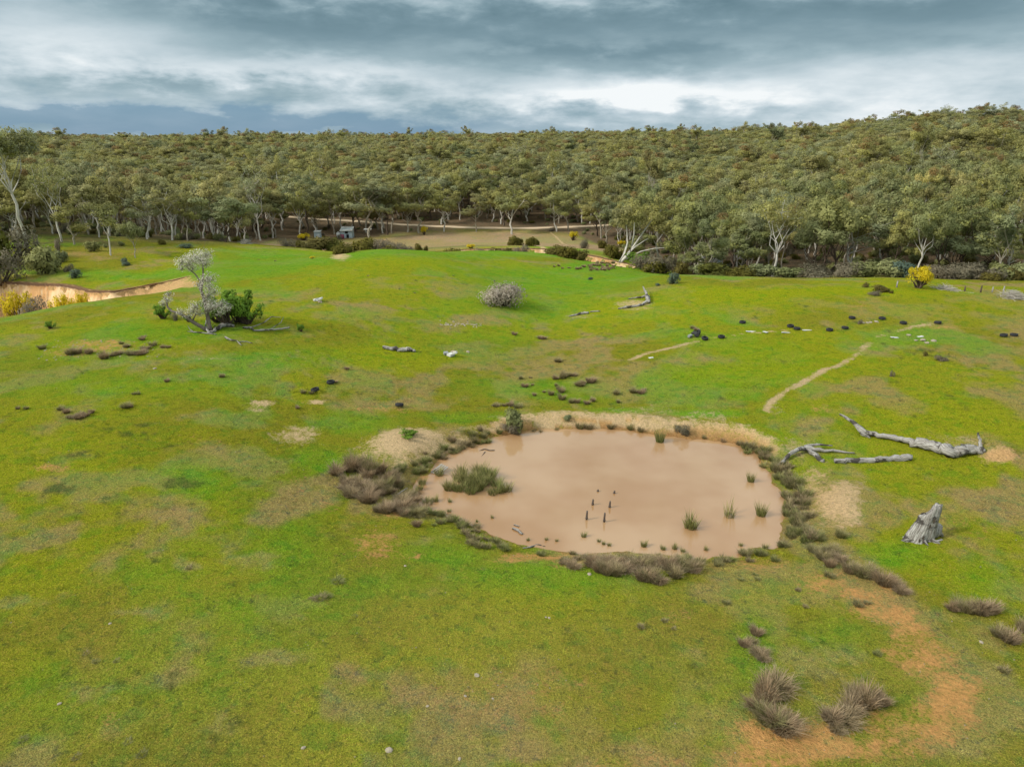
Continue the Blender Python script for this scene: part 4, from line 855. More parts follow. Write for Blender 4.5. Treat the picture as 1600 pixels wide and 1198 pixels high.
SL = [ # px, base row, w, h, kind, label, Y
 (788,477,66,34,'pale','rounded leafless grey-brown shrub in the middle of the green valley',0),
 (68,427,44,40,'olive','large rounded olive shrub on the left field above the eroded bank',0),
 (84,426,26,22,'olive','lower grey-green half of the shrub pair above the eroded bank',0),
 (98,410,14,18,'olive','small upright shrub right behind the large olive shrub',0),
 (107,424,12,12,'twig','small grey shrub between the olive shrub and the blue-grey bush',0),
 (117,434,13,14,'blue','blue-grey ball-shaped bush at the lip of the eroded bank',0),
 (145,393,18,16,'olive','low olive shrub right of the red-footed gum on the left field',0),
 (194,412,9,9,'blue','taller of the two tiny blue-grey bushes below the slender young gum',0),(199,415,10,6,'blue','lower of the two tiny blue-grey bushes below the slender young gum',0),
 (291,388,16,7,'blue','low blue-grey bush in front of the forked white gum',0),(253,382,10,8,'dark','small dark bush at the foot of the left forest edge',0),(190,384,8,7,'olive','tiny olive bush between the two trees on the left field',0),
 (165,387,7,6,'olive','tiny olive bush left of the slender young gum',0),(92,392,12,20,'twig','thin leafless sapling on the left field behind the olive shrub',0),
 (14,408,66,62,'twig','large purple-brown bare shrub at the left margin of the field',0),(2,440,50,56,'twig','brown tangled bare shrub at the lip of the gully by the left margin',0),(-8,418,50,60,'dark','dark leafy shrub at the left margin behind the bare shrubs',0),(44,408,24,20,'twig','small bare shrub with grey trunk right of the purple-brown shrub',0),
 (36,0,38,-456,'wattle','yellow flowering wattle furthest left in the eroded gully',91),(105,0,30,-461,'wattle','yellow flowering wattle in the middle of the eroded gully',90),(134,0,20,-458,'wattle','small yellow flowering wattle at the right end of the gully row',92),(54,0,34,-466,'twig','green-brown straggly bush below the leftmost gully wattle',84),
 (1435,450,34,34,'wattle','large bright yellow flowering wattle behind the right crest',0),
 (475,0,18,11,'wattle','yellow flowering wattle left of the small white shed',225),(663,0,9,14,'wattle','small upright yellow wattle by the reddish gum near the dirt road',240),(736,0,12,7,'wattle','pale yellow flowering shrub on the creek bank',152),(488,404,9,4,'wattle','tiny yellow wattle poking over the ridge left of the sandy patch',0),
 (971,0,12,10,'wattle','small yellow wattle behind the leaning white gum',190),(896,0,14,14,'wattle','greenish yellow wattle behind the creek bushes',215),
 (492,0,44,14,'dark',cr,152),(451,0,22,12,'twig',cr,158),(470,0,14,9,'dark',cr,157),(524,0,24,14,'dark',cr,153),(536,396,26,15,'dark','round dark bush beside the sandy patch on the ridge',0),(570,0,36,17,'dark',cr,150),(592,0,32,18,'twig',cr,151),(578,0,20,13,'dark','round bush directly in front of the blue-grey shack',205),(612,0,24,18,'twig',cr,150),(606,0,26,11,'dark',cr,146),
 (637,0,26,18,'twig',cr,150),(655,0,10,8,'dark',cr,150),(665,0,6,4,'dark',cr,151),(680,0,12,10,'dark',cr,149),(711,0,25,15,'dark',cr,149),(752,0,18,11,'twig',cr,149),(722,0,8,5,'dark',cr,150),
 (786,0,34,11,'dark',cr,146),(800,0,18,12,'dark',cr,147),(805,0,19,15,'dark','dark round bush on the dry slope beyond the creek',168),(814,0,20,13,'twig',cr,145),(797,0,9,6,'dark','small dark bush highest on the dry slope beyond the creek',185),(824,0,6,6,'dark',cr,172),(829,0,14,9,'dark',cr,158),(839,0,6,5,'dark',cr,185),
 (868,0,36,14,'dark',cr,147),(893,0,21,14,'dark',cr,147),(913,0,21,12,'dark',cr,143),(868,0,26,10,'dark',cr,141),(890,0,34,13,'dark',cr,139),(905,0,24,9,'dark',cr,138),(912,0,14,16,'twig','small dark red leafless tree behind the creek bushes',172),(941,0,14,8,'dark',cr,178),(947,0,15,11,'dark',cr,142),(952,0,16,12,'dark',cr,150),(960,0,20,16,'dark',cr,146),(946,0,10,8,'dark',cr,139),
 (1000,0,34,16,'green',cr,140),(1012,0,36,20,'twig',cr,132),(1035,0,40,24,'twig',cr,128),(1062,0,20,16,'dark',cr,119),(1020,0,30,14,'dark',cr,127),(980,0,22,12,'dark',cr,150),
 (1051,443,14,18,'blue','blue-green bushy sapling standing at the lower end of the crest',0),(1029,446,7,4,'blue','tiny blue-green bush left of the bushy sapling',0),(922,437,6,5,'blue','tiny blue-grey bush in the green valley floor',0),
 (1120,0,50,18,'dark','bushes behind the right crest',107),(1158,0,40,15,'dark','bushes behind the right crest',106),(1190,0,36,20,'olive','bushes behind the right crest',107),(1232,0,40,16,'olive','bushes behind the right crest',106),(1275,0,50,20,'twig','bushes behind the right crest',104),(1320,0,46,22,'twig','bushes behind the right crest',103),(1352,0,40,24,'olive','bushes behind the right crest',104),(1392,0,44,26,'olive','bushes behind the right crest',102),(1408,0,30,26,'blue','bushes behind the right crest',101),
 (1465,0,44,22,'twig','bushes behind the right crest',101),(1500,0,50,24,'twig','bushes behind the right crest',101),(1535,0,46,22,'twig','bushes behind the right crest',100),(1562,0,34,24,'olive','bushes behind the right crest',101),(1595,0,40,26,'olive','bushes behind the right crest',101),(1100,0,30,20,'olive','bushes behind the right crest',110),(1550,0,24,12,'dark','bushes behind the right crest',98),(1580,0,26,18,'dark','bushes behind the right crest',100),
 (80,513,12,13,'green','little green shrub with thick stem alone on the left green slope',0),(471,518,11,13,'green','little green sapling right of the fallen branches',0),(256,498,20,24,'green','small dense green shrub left of the lichen-covered tree',0),(274,500,10,12,'twig','thin brown sapling between the small green shrub and the lichen-covered tree',0),(295,503,11,11,'green','tiny green shrub under the left limb of the lichen-covered tree',0),
 (1352,449,7,8,'dark','small dark sapling on the skyline of the right crest',0),(1375,455,20,10,'dark','sparse green saplings on the right crest',0),(1393,458,5,5,'dark','tiny sapling right of the sparse saplings on the crest',0),(1365,461,16,8,'twig','small grey twiggy bush below the sparse saplings on the crest',0),
 (1343,506,6,8,'twig','tiny red-brown shrub in the row of tyres',0),(1472,563,15,9,'twig','small grey-green bush alone on the right slope',0),(1446,556,5,8,'dark','tiny dark sapling left of the small grey-green bush',0),(1394,588,6,10,'twig','tiny brown twiggy plant in the middle of the right slope',0),
 (803,672,30,34,'olive','grey-green bush standing on the far bank of the pond',0),(798,676,26,18,'twig','brown bush at the foot of the grey-green bush on the far pond bank',0),
 (640,683,24,12,'green','low green bush on top of the sandy mound left of the pond',0),(886,656,12,9,'olive','small grey bush on the sandy far bank',0),(1065,678,20,18,'twig','dark brown twiggy bush on the far shore right of the green reeds',0)]
P_px = pix([s[0] for s in SL], [s[1] if s[1] else 1100 for s in SL])
for s, Pp in zip(SL, P_px):
    P = at(s[0], s[6]) if s[6] else Pp
    grp = None; lab = s[5]
    if lab == cr: 
        z_ = next(q for hi, q in [(520, 'below the small white shed'), (625, 'below the blue-grey shack'), (690, 'right of the shack'), (770, 'around the pale yellow flowering shrub'), (850, 'under the dry slope'), (930, 'before the dark red leafless tree'), (985, 'left of the leaning white gum'), (9999, 'right of the leaning white gum')] if s[0] < hi)
        lab = ('dark olive' if s[4] != 'twig' else 'grey twiggy')+' bush in the creek row '+z_; grp = lab.replace('bush', 'bushes')
    if lab.startswith('bushes behind'): lab, grp = {'twig': 'leafless brown bush', 'dark': 'dark green bush', 'olive': 'grey-green bush', 'blue': 'blue-green bush'}[s[4]]+' at forest foot '+next(q[2] for q in zones if q[0] <= s[0] < q[1]), None; grp = 'forest-foot '+lab
    shrub(P, s[2]*1.1, s[3]+(5 if (s[6] and s[5] == cr) else 0), s[4], lab, 'wattle_shrub' if s[4] == 'wattle' else 'shrub', grp)
# low undergrowth under the forest edge, one mass
ux = rng.uniform(-170, 190, 5200); uy = rng.uniform(104, 330, 5200); uz = hfun(ux, uy); uf = forest(ux, uy, uz); m = (uf > 1) & (uf < 60) & (np.abs(ux) < uy*.85); up = colpx(ux, uy, uz)
m &= ~((up > 385) & (up < 960) & (rng.random(len(up)) < .72)); m &= np.abs(uy-road_y(ux)) > 5
ux, uy, uz = ux[m], uy[m], uz[m]; k = len(ux); s = rng.uniform(.35, 1.0, k)
stuff_points('forest_undergrowth', np.c_[ux, uy, uz-.1], rng.integers(0, 4, k), np.c_[s, s, s*rng.uniform(.7, 1.5, k)], rng.random(k)*6.28,
             [SH['dark'][0], SH['olive'][0], SH['olive'][0], SH['twig'][1]], 'low scrub and saplings under the edge of the forest', 'undergrowth')

# ------------------------------------------------------------------ the lichen-covered tree on the left knoll
def lichen_tree():
    P = pix([328], [517])[0]; ps = pixscale(P)
    t = thing('dead_tree', 'nearly leafless grey tree covered in pale lichen on the left green knoll', 'tree', P)
    def q(px, py, dy=0): return np.array([(px-328)*ps, dy, (517-py)*ps])
    def limb(name, pts, r0, r1, k=8):
        m = MB(); Q = [q(a, b, c) for a, b, c in pts]; m.tube(Q, np.linspace(r0, r1, len(Q)), k, .14, True, seed=len(pts)); return link(name, m.build(name, M_TRK), t)
    limb('trunk', [(330,519,0),(328,508,0),(327,495,.1),(326,478,.1),(325,462,0),(324,452,-.1),(327,440,0),(329,428,.1),(330,415,.2),(331,404,.1)], .25, .05)
    limb('limb', [(326,519,0),(318,511,-.1),(308,503,-.3),(298,493,-.5),(288,487,-.5),(276,484,-.4),(270,478,-.3),(270,468,-.3),(266,462,-.2)], .20, .05)
    limb('limb', [(326,462,0),(320,452,.2),(322,440,.3),(314,428,.4),(306,420,.3),(296,413,.3)], .10, .03, 6)
    limb('limb', [(326,470,0),(334,462,-.4),(340,450,-.5),(342,438,-.4)], .08, .03, 5)
    limb('limb', [(305,500,-.3),(312,490,-.4),(318,480,-.6),(320,470,-.6)], .08, .03, 5)
    limb('limb', [(327,488,0),(340,480,-.6),(352,474,-.8),(360,470,-.9)], .07, .02, 5)
    g = np.random.default_rng(8); K = MB(); Tw = MB(); N_ = []
    for (a, b, r, dy, n) in [(328,402,.75,.1,520),(336,398,.55,.3,300),(318,404,.65,.1,380),(308,410,.60,.3,360),(297,410,.50,.3,280),(312,420,.45,.4,200),(336,410,.5,-.1,260),(342,432,.55,-.4,230),(338,444,.6,-.5,300),(332,436,.45,.1,180),(346,452,.45,-.5,200),(336,458,.5,-.3,230),(330,468,.4,-.2,160),(342,474,.5,-.6,260),(333,480,.4,-.4,170),(355,472,.5,-.8,240),(364,476,.4,-.9,160),(352,484,.4,-.7,140),
                           (316,474,.5,-.6,260),(310,482,.45,-.5,220),(320,486,.4,-.4,160),(302,490,.35,-.5,130),(292,484,.4,-.5,170),(272,466,.35,-.3,150),(264,472,.3,-.3,90),(274,458,.3,-.2,70),(318,444,.35,.3,90),(296,420,.3,.3,80)]:
        c = q(a, b, dy); n = int(n*1.15); r = r*1.45; d = g.normal(size=(n, 3)); d /= np.linalg.norm(d, axis=1)[:, None]; Pn = c+d*(r*g.random(n)**.45)[:, None]*np.array([1.15, 1, .75])
        N = d+np.array([0, 0, .3]); N /= np.linalg.norm(N, axis=1)[:, None]; tint = np.zeros((n, 3)); tint[:, 0] = g.random(n)
        K.leaves(Pn, N+g.normal(size=(n, 3))*.6, .058*(.5+1.0*g.random(n)), tint, .5, 0, g); N_.append(np.repeat(N, 4, 0))
        for j in range(16):
            e = c+g.normal(size=3)*r*.55; Tw.tube(bend(c-[0, 0, r*.3], e, g, 3, .12), [.022, .016, .011, .006], 3, 0, False)
    link('twigs', Tw.build('twigs', M_TRK), t); link('lichen_sprays', K.build('lichen_sprays', M_PALE, normals=np.concatenate(N_)), t)
    return P, ps
M_TRK = bark_mat('grey_tree_bark', (.24, .20, .17), (.11, .09, .075), .5)
LP, lps = lichen_tree()
for (px, pb, w, h, lab) in [(352,512,52,50,'tallest bright green bush growing against the lichen-covered tree'),(384,508,44,46,'right-hand bright green bush beside the lichen-covered tree'),(336,506,34,34,'bright green bush half hidden behind the lichen-covered trunk'),(368,506,40,50,'bright green bush between its two neighbours by the lichen-covered tree')]:
    shrub(pix([px], [pb])[0]+[0, .6, 0], w, h, 'green', lab)

# ------------------------------------------------------------------ logs, branches, stump
def log(label, pts, radii, parts=(), name='fallen_log', k=9, m_=None, cat='log', group=None, zb=0.0, rough=.22, onwater=False, sub=4):
    """pts: (px,py,lift m); parts: list of (name, pts, radii)"""
    m_ = m_ or M_WOOD
    def pos(pt):
        Q = np.array([PZ(a, b, WL) for a, b, _ in pt]) if onwater else pix([a for a, b, _ in pt], [b for a, b, _ in pt])
        return Q
    main = pos(pts); o = main[len(main)//2].copy()
    t = thing(name, label, cat, o, 0, group)
    def mk(nm, pt, rad):
        Q = pos(pt); R = np.array(rad, float); Q[:, 2] += R*.75+np.array([c for _, _, c in pt])
        n = len(Q); tt = np.linspace(0, n-1, (n-1)*sub+1); Q = np.stack([np.interp(tt, np.arange(n), Q[:, j]) for j in range(3)], 1); R = np.interp(tt, np.arange(n), R)
        g = np.random.default_rng(int(pt[0][0])); Q[1:-1] += g.normal(size=(len(Q)-2, 3))*R[1:-1, None]*.22; R = R*(1+g.normal(size=len(R))*.07)
        m = MB(); m.tube(Q-o, R, k, rough, True, seed=int(pt[0][0])); link(nm, m.build(nm, m_), t)
    mk('trunk' if cat == 'log' else 'branch', pts, radii)
    for nm, pt, rad in parts: mk(nm, pt, rad)
    return t
log('longest fallen grey log running down to the orange dirt mound', [(1310,659,.55),(1330,668,.40),(1345,679,.15),(1372,684,.1),(1400,689,.08),(1424,694,.02),(1430,697,0),(1455,703,0),(1480,712,0),(1500,711,-.02),(1520,707,-.05),(1536,704,-.1)], [.07,.14,.20,.19,.20,.23,.37,.40,.42,.36,.30,.22],
    [('branch', [(1532,704,.0),(1529,696,.35),(1525,690,.62)], [.13,.10,.05]), ('branch', [(1345,679,.1),(1352,682,.0),(1360,684,-.05)], [.16,.12,.05])], k=11)
log('forked grey log reaching down to the right shore of the pond', [(1209,735,.0),(1220,727,.1),(1232,717,.2),(1244,710,.25),(1258,706,.2),(1275,707,.15),(1300,707,.1),(1335,709,.05)], [.05,.10,.14,.17,.17,.13,.10,.04],
    [('branch', [(1262,707,.1),(1272,713,.05),(1280,719,0),(1287,722,0)], [.13,.15,.15,.13]), ('branch', [(1256,705,.3),(1275,702,.3),(1300,702,.25)], [.10,.08,.04])])
log('straight grey log lying below the longest log, right of the pond', [(1304,723,0),(1330,722,0),(1360,722,0),(1385,720,0),(1400,719,0),(1424,719,0)], [.17,.17,.18,.17,.22,.21], k=10)
log('short grey log alone in the middle of the green slope', [(598,545,.1),(612,547,.05),(625,549,.0),(640,549,.05),(649,550,0)], [.13,.16,.20,.19,.09])
log('crooked root-ended log over orange soil on the right slope', [(966,483,.0),(978,482,.02),(990,480,.02),(1002,478,.05),(1012,474,.15)], [.10,.15,.14,.16,.20],
    [('root', [(1012,474,.2),(1010,467,.5),(1004,459,.9)], [.22,.16,.05]), ('branch', [(982,468,.05),(995,467,.1),(1010,465,.15)], [.07,.09,.14]), ('root', [(1014,475,.1),(1013,470,.2),(1009,464,.4)], [.2,.2,.12])])
log('dark broken log left of the crooked log on the slope', [(889,495,0),(900,493,0),(910,491,.05),(920,490,.02)], [.08,.10,.15,.12], m_=M_WOOD)
log('short pale stick of wood between the dark and the crooked logs', [(922,488,0),(930,487,0),(938,487,0)], [.07,.09,.06], cat='branch', name='fallen_branch')
log('pale fallen branch curving right from under the green bushes', [(380,513,0),(392,514,.1),(398,518,.05),(420,518,.1),(440,517,.15),(453,517,.3)], [.09,.10,.08,.09,.08,.08], [('twig', [(392,514,.1),(412,510,.3),(425,503,.5),(440,502,.4)], [.06,.05,.05,.03]), ('twig', [(420,518,.1),(440,510,.4),(444,504,.6)], [.04,.03,.02])], cat='branch', name='fallen_branch', k=7)
log('twisted pale root lying right at the foot of the lichen-covered tree', [(325,522,0),(336,518,.05),(345,513,.1),(356,511,.1),(366,511,.0)], [.10,.15,.18,.18,.14], [('root', [(326,521,0),(322,515,.25),(324,508,.6)], [.12,.09,.03])], cat='root', name='exposed_root')
log('thin pale branch lying left of the foot of the lichen-covered tree', [(293,518,.0),(303,520,.05),(316,521,.05),(338,523,0)], [.03,.05,.06,.06], [('twig', [(303,520,.05),(297,517,.15),(294,513,.3)], [.03,.03,.015])], cat='branch', name='fallen_branch', k=6)
log('small forked pale branch on the grass below the lichen-covered tree', [(352,529,.05),(362,533,.05),(370,534,.08),(377,540,.0)], [.10,.07,.05,.04], [('twig', [(374,535,.05),(384,535,.08),(395,537,.03)], [.04,.04,.03])], cat='branch', name='fallen_branch', k=6)
log('wavy pale stick on the near left shore of the pond', [(817,857,0),(828,856,.02),(838,853,.05),(850,855,.03),(865,857,0)], [.03,.045,.05,.045,.03], cat='branch', name='fallen_branch', k=6)
log('pale stick lying across the rushes at the left tip of the pond', [(622,776,.15),(629,772,.2),(637,767,.2)], [.04,.04,.03], cat='branch', name='fallen_branch', k=6)
log('dark waterlogged stick near the upper left shore of the pond', [(749,704,-.02),(757,702,.02),(765,704,.0),(773,704,.03)], [.025,.04,.04,.03], [('twig', [(758,706,0),(752,713,-.02)], [.03,.015])], m_=M_DARKWOOD, cat='branch', name='floating_branch', k=6, onwater=True)
log('small pale log half sunk by the lower left shore of the pond', [(801,826,.0),(809,830,.03),(816,835,.02)], [.05,.07,.05], [('twig', [(803,820,0),(811,823,.02)], [.04,.03])], cat='branch', name='floating_branch', k=6, onwater=True)
def stump():
    P = pix([1440], [842])[0]; ps = pixscale(P); g = np.random.default_rng(3)
    t = thing('tree_stump', 'tall hollow grey stump leaning on the grass right of the pond', 'stump', P)
    k = 18; lv = 12; m = MB(); V = []; T = []; H = 2.05
    rid = 1+.11*np.sin(np.arange(k)*2.1)+g.normal(size=k)*.09
    for i in range(lv):
        f = i/(lv-1); th = np.arange(k)*2*pi/k; rad = (.66-.14*f-.18*f*f+.03*sin(f*9))*rid*(1+g.normal(size=k)*.03)
        if i == 0: rad *= 1.10+.18*np.maximum(0, np.sin(th*3+1))
        z = f*H*(1+.0*th); z = np.full(k, f*H)-.08
        if i > lv-4: z = z*(1-.28*np.clip(np.sin(th*1.0-1.2), -.2, 1)*(i-lv+4)/3)+g.normal(size=k)*.05
        V.append(np.c_[np.cos(th)*rad*1.0+f*.46-.16, np.sin(th)*rad*.62, z]); T.append(np.c_[z, np.cos(th)*.4, np.sin(th)*.4])
    for i, (s_, dz) in enumerate(((.72, -.02), (.6, -.5), (.4, -.9))):
        th = np.arange(k)*2*pi/k; b = V[lv-1]; c = b.mean(0); q = c+(b-c)*s_; q[:, 2] = b[:, 2]+dz; V.append(q); T.append(np.c_[q[:, 2], np.cos(th)*.1, np.sin(th)*.1+3])
    n = len(V); F = [[i*k+j, i*k+(j+1) % k, (i+1)*k+(j+1) % k, (i+1)*k+j] for i in range(n-1) for j in range(k)]
    m.add(np.concatenate(V), F, [[(n-1)*k, (n-1)*k+j, (n-1)*k+j+1] for j in range(1, k-1)], np.concatenate(T)); link('trunk', m.build('trunk', M_WOOD), t)
    h = MB()
    for (x, z, rx, rz) in ((.10, 1.28, .07, .17), (-.02, .98, .06, .13), (-.16, .26, .07, .16), (-.30, .16, .05, .12)):
        th = np.arange(9)*2*pi/9; yy = -.62*(.68-.16*z/2.05-.26*(z/2.05)**2)*.95; h.add(np.c_[x+z*.20-.1+np.cos(th)*rx, np.full(9, yy-.04), z+np.sin(th)*rz], None, [[0, j+1, j] for j in range(1, 8)])
    link('hollow', h.build('hollow', M_DARKWOOD), t)
    for (pts, r0) in (([(-.6,-.1,.10),(-.85,-.15,.05),(-1.0,-.1,.0)], .10), ([(-.1,-.35,.12),(-.05,-.5,.06),(.0,-.65,-.02)], .11), ([(.3,-.2,.15),(.55,-.4,.06),(.8,-.5,-.02)], .12)):
        q = MB(); q.tube(pts, [r0, r0*.7, r0*.3], 7, .2, True); link('root', q.build('root', M_WOOD), t)
    q = MB(); q.tube([(.55,.25,.0),(.72,.2,.45),(.78,.15,.85)], [.24,.28,.20], 9, .3, True); q.tube([(.8,.2,.4),(1.0,.15,.3),(1.18,.1,.12)], [.16,.13,.06], 7, .25, True)
    link('side_slab', q.build('side_slab', M_WOOD), t)
    w = MB(); w.box((.78,-.25,.05), (.5,.12,.08), .4); w.box((.55,-.45,.04), (.3,.1,.06), -.5); link('broken_chip', w.build('broken_chip', M_WOOD, False), t)
stump()

# ------------------------------------------------------------------ tyres, boards, stones, posts
M_RUB = mat('old_black_rubber', lambda t: princ(t, t.mix(t.noise(None, 9, 3), (.018, .019, .022, 1), (.04, .04, .042, 1)), .8, .3))
def tyre_mesh():
    prof = [(.19,-.08),(.20,-.10),(.26,-.115),(.305,-.105),(.325,-.075),(.33,0),(.325,.075),(.305,.105),(.26,.115),(.20,.10),(.19,.08),(.215,.06),(.29,.07),(.30,0),(.29,-.07),(.215,-.06)]
    k = 28; m = MB(); n = len(prof); V = []
    for i in range(k):
        a = i*2*pi/k
        for j, (r, z) in enumerate(prof):
            rr_ = r-(.012 if (i % 2 and r > .31) else 0); V.append((cos(a)*rr_, sin(a)*rr_, z+.115))
    m.add(V, [[i*n+j, ((i+1) % k)*n+j, ((i+1) % k)*n+(j+1) % n, i*n+(j+1) % n] for i in range(k) for j in range(n)]); return m.build('old_tyre', M_RUB)
TY = tyre_mesh()
TL = [(517,599,'old tyre lying on the grass above the two pale bare spots',0),(493,612,'old tyre beside a brown tussock, lower left of another tyre',.2),(624,636,'old tyre lying nearest the pond, above the sandy mound',.25),
 (1092,525,'old tyre standing in the rubbish heap at the left end of the tyre rows',1.2),(1101,531,'old tyre leaning against the right side of the rubbish heap',.15),(1127,528,'old tyre just right of the rubbish heap',.05),(1160,505,'old tyre above the track, first of the upper left group',0),
 (1235,511,'left tyre of the touching pair between the white boards',0),(1245,515,'right tyre of the touching pair between the white boards',0),(1296,517,'old tyre right of the third white board',0),(1320,514,'old tyre left of where the foot track starts',.05),(1331,498,'leftmost tyre of the upper row near the tiny red-brown shrub',0),
 (1378,499,'old tyre above the row of small white stones',0),(1411,506,'old tyre above the bend of the bare foot track',0),(1465,506,'old tyre at the right end of the bare foot track',.1),(1568,526,'left tyre of the pair at the right margin of the slope',.1),(1584,525,'right tyre of the pair at the right margin of the slope',0)]
for (a, b, lab, tl), P in zip(TL, pix([t[0] for t in TL], [t[1] for t in TL])):
    o = link('old_tyre', TY, None, P+[0, 0, .02+.3*sin(tl)], (tl, rng.uniform(-.08, .08), rng.random()*6), (1.03, 1.03, 1.05), label=lab, category='tyre', group='tyres scattered over the grass')
M_WHITE = mat('faded_white_board', lambda t: princ(t, t.mix(t.noise(None, 5, 3), (.68, .68, .66, 1), (.46, .45, .42, 1)), .7, .3))
M_STONE = mat('pale_stone', lambda t: princ(t, t.mix(t.noise(None, 12, 4), (.42, .36, .27, 1), (.24, .20, .15, 1)), .9, .2))
def board(px, py, w, d, rz, lab, th=.05):
    P = pix([px], [py])[0]; m = MB(); g = np.random.default_rng(int(px)); n = 6; xs_ = np.linspace(-w/2, w/2, n)
    V = []; 
    for zz_ in (0, th):
        for yy in (-d/2, d/2): V += [(x, yy+g.normal()*.03, zz_+.03+.05*sin(x*2+px)) for x in xs_]
    F = [[i, i+1, n+i+1, n+i][::-1] for i in range(n-1)]+[[2*n+i, 2*n+i+1, 3*n+i+1, 3*n+i] for i in range(n-1)]+[[i, i+1, 2*n+i+1, 2*n+i] for i in range(n-1)]+[[n+i, 3*n+i, 3*n+i+1, n+i+1] for i in range(n-1)]+[[0, 2*n, 3*n, n], [n-1, 2*n-1, 4*n-1, 3*n-1]]
    m.add(V, F); link('white_board', m.build('white_board', M_WHITE, False), None, P, (0, 0, rz), None, label=lab, category='board', group='pale boards dumped on the grass')
for a in [(1173,518,.95,.28,.12,'long white board left of the touching tyre pair'),(1196,520,.35,.5,.5,'small white board end between two longer white boards'),(1229,520,1.05,.25,.1,'long white board just below the touching tyre pair'),(1261,516,.95,.24,.05,'long white board right of the touching tyre pair'),
          (1398,528,.7,.32,.1,'pale board right below the broken top of the foot track'),(1438,526,.55,.3,.3,'pale board above the cluster of white stones'),(1017,559,.45,.25,0,'single pale board below the faint left track')]: board(*a)
def rock_mesh(seed):
    g = np.random.default_rng(seed); bm = []; n1, n2 = 5, 8; V = [(0, 0, -.4)]
    for i in range(1, n1):
        ph = -pi/2+pi*i/n1
        for j in range(n2): r = 1+g.normal()*.14; V.append((cos(ph)*cos(j*2*pi/n2)*r, cos(ph)*sin(j*2*pi/n2)*r*.8, sin(ph)*.55*r))
    V.append((0, 0, .5)); F = [[1+i*n2+j, 1+i*n2+(j+1) % n2, 1+(i+1)*n2+(j+1) % n2, 1+(i+1)*n2+j] for i in range(n1-2) for j in range(n2)]
    T3 = [[0, 1+(j+1) % n2, 1+j] for j in range(n2)]+[[len(V)-1, 1+(n1-2)*n2+j, 1+(n1-2)*n2+(j+1) % n2] for j in range(n2)]
    m = MB(); m.add(V, F, T3); return m.build('stone', M_STONE, False)
ROCK = [rock_mesh(i) for i in range(4)]
RL = [(745,1055,.17,'largest pale stone in the foreground grass'),(727,1087,.10,'pale stone just below left of the largest foreground stone'),(770,1091,.08,'flat small stone below right of the largest foreground stone'),(668,1103,.10,'grey stone further left in the foreground grass'),(608,1172,.20,'yellowish rounded stone at the bottom of the meadow'),(474,1168,.12,'lone pale stone at the lower left of the meadow'),(718,1185,.10,'small pale stone nearest the bottom edge in the middle'),
 (172,974,.10,'cream stone in the meadow at the left, left of a grey grass patch'),(93,1099,.11,'grey stone in the lower left meadow'),(633,884,.12,'grey stone on the grass left below the pond'),(921,897,.18,'white flat stone just below the brown tussock belt'),(1533,1003,.14,'pair-like pale stone on the grass by the right tussocks'),(858,965,.10,'left white stone of the meadow pair below the pond'),(853,964,.08,'right white stone of the meadow pair below the pond'),
 (1420,524,.26,'white stone right of the pale board near the track'),(1442,532,.30,'largest white stone of the cluster below the tyres'),(1448,536,.24,'lowest white stone of the cluster below the tyres'),(1459,533,.28,'rightmost white stone of the cluster below the tyres'),(1431,532,.20,'leftmost white stone of the cluster below the tyres'),
 (1349,505,.22,'first small white stone right of the tiny red-brown shrub'),(1355,504.5,.2,'second small white stone right of the tiny red-brown shrub'),(1360,504,.22,'third small white stone right of the tiny red-brown shrub'),(1369,503,.24,'white stone left below the middle upper tyre'),(709,550,.32,'white stone right of the grey rubbish on the middle slope'),(731,550,.22,'small white stone further right of the grey rubbish'),
 (242,576,.16,'small white stone on the left slope below tree roots'),(500,472,.3,'pale stone on the upper green slope')]
for (a, b, s, lab), P in zip(RL, pix([t[0] for t in RL], [t[1] for t in RL])):
    s *= (.72 if b > 800 else 1.0); link('stone', ROCK[rng.integers(0, 4)], None, P+[0, 0, s*.12], (0, 0, rng.random()*6), (s, s, s*.8), label=lab, category='stone', group='stones lying in the grass')
# rubbish on the middle slope and by the tyres
def heap(px, py, lab, pale):
    P = pix([px], [py])[0]; t = thing('rubbish_heap', lab, 'rubbish', P)
    g = np.random.default_rng(int(px))
    for k in range(4):
        m = MB(); m.box((g.normal()*.35, g.normal()*.2, .12+k*.07), (g.uniform(.3, .7), g.uniform(.2, .5), g.uniform(.08, .25)), g.random()*3, g.normal()*.3)
        link('scrap', m.build('scrap', M_WHITE if (k == 2) == (not pale) else (M_RUB if k % 2 else M_SCRAP), False), t)
M_SCRAP = mat('dull_metal_scrap', lambda t: princ(t, t.mix(t.noise(None, 6, 3), (.33, .36, .38, 1), (.16, .16, .16, 1)), .6, .4))
heap(701, 555, 'small grey and white rubbish heap in the hollow of the middle slope', True); heap(1089, 526, 'black rubbish heap at the left end of the tyre rows', False); heap(499, 471, 'little grey scrap heap on the upper green slope', True)
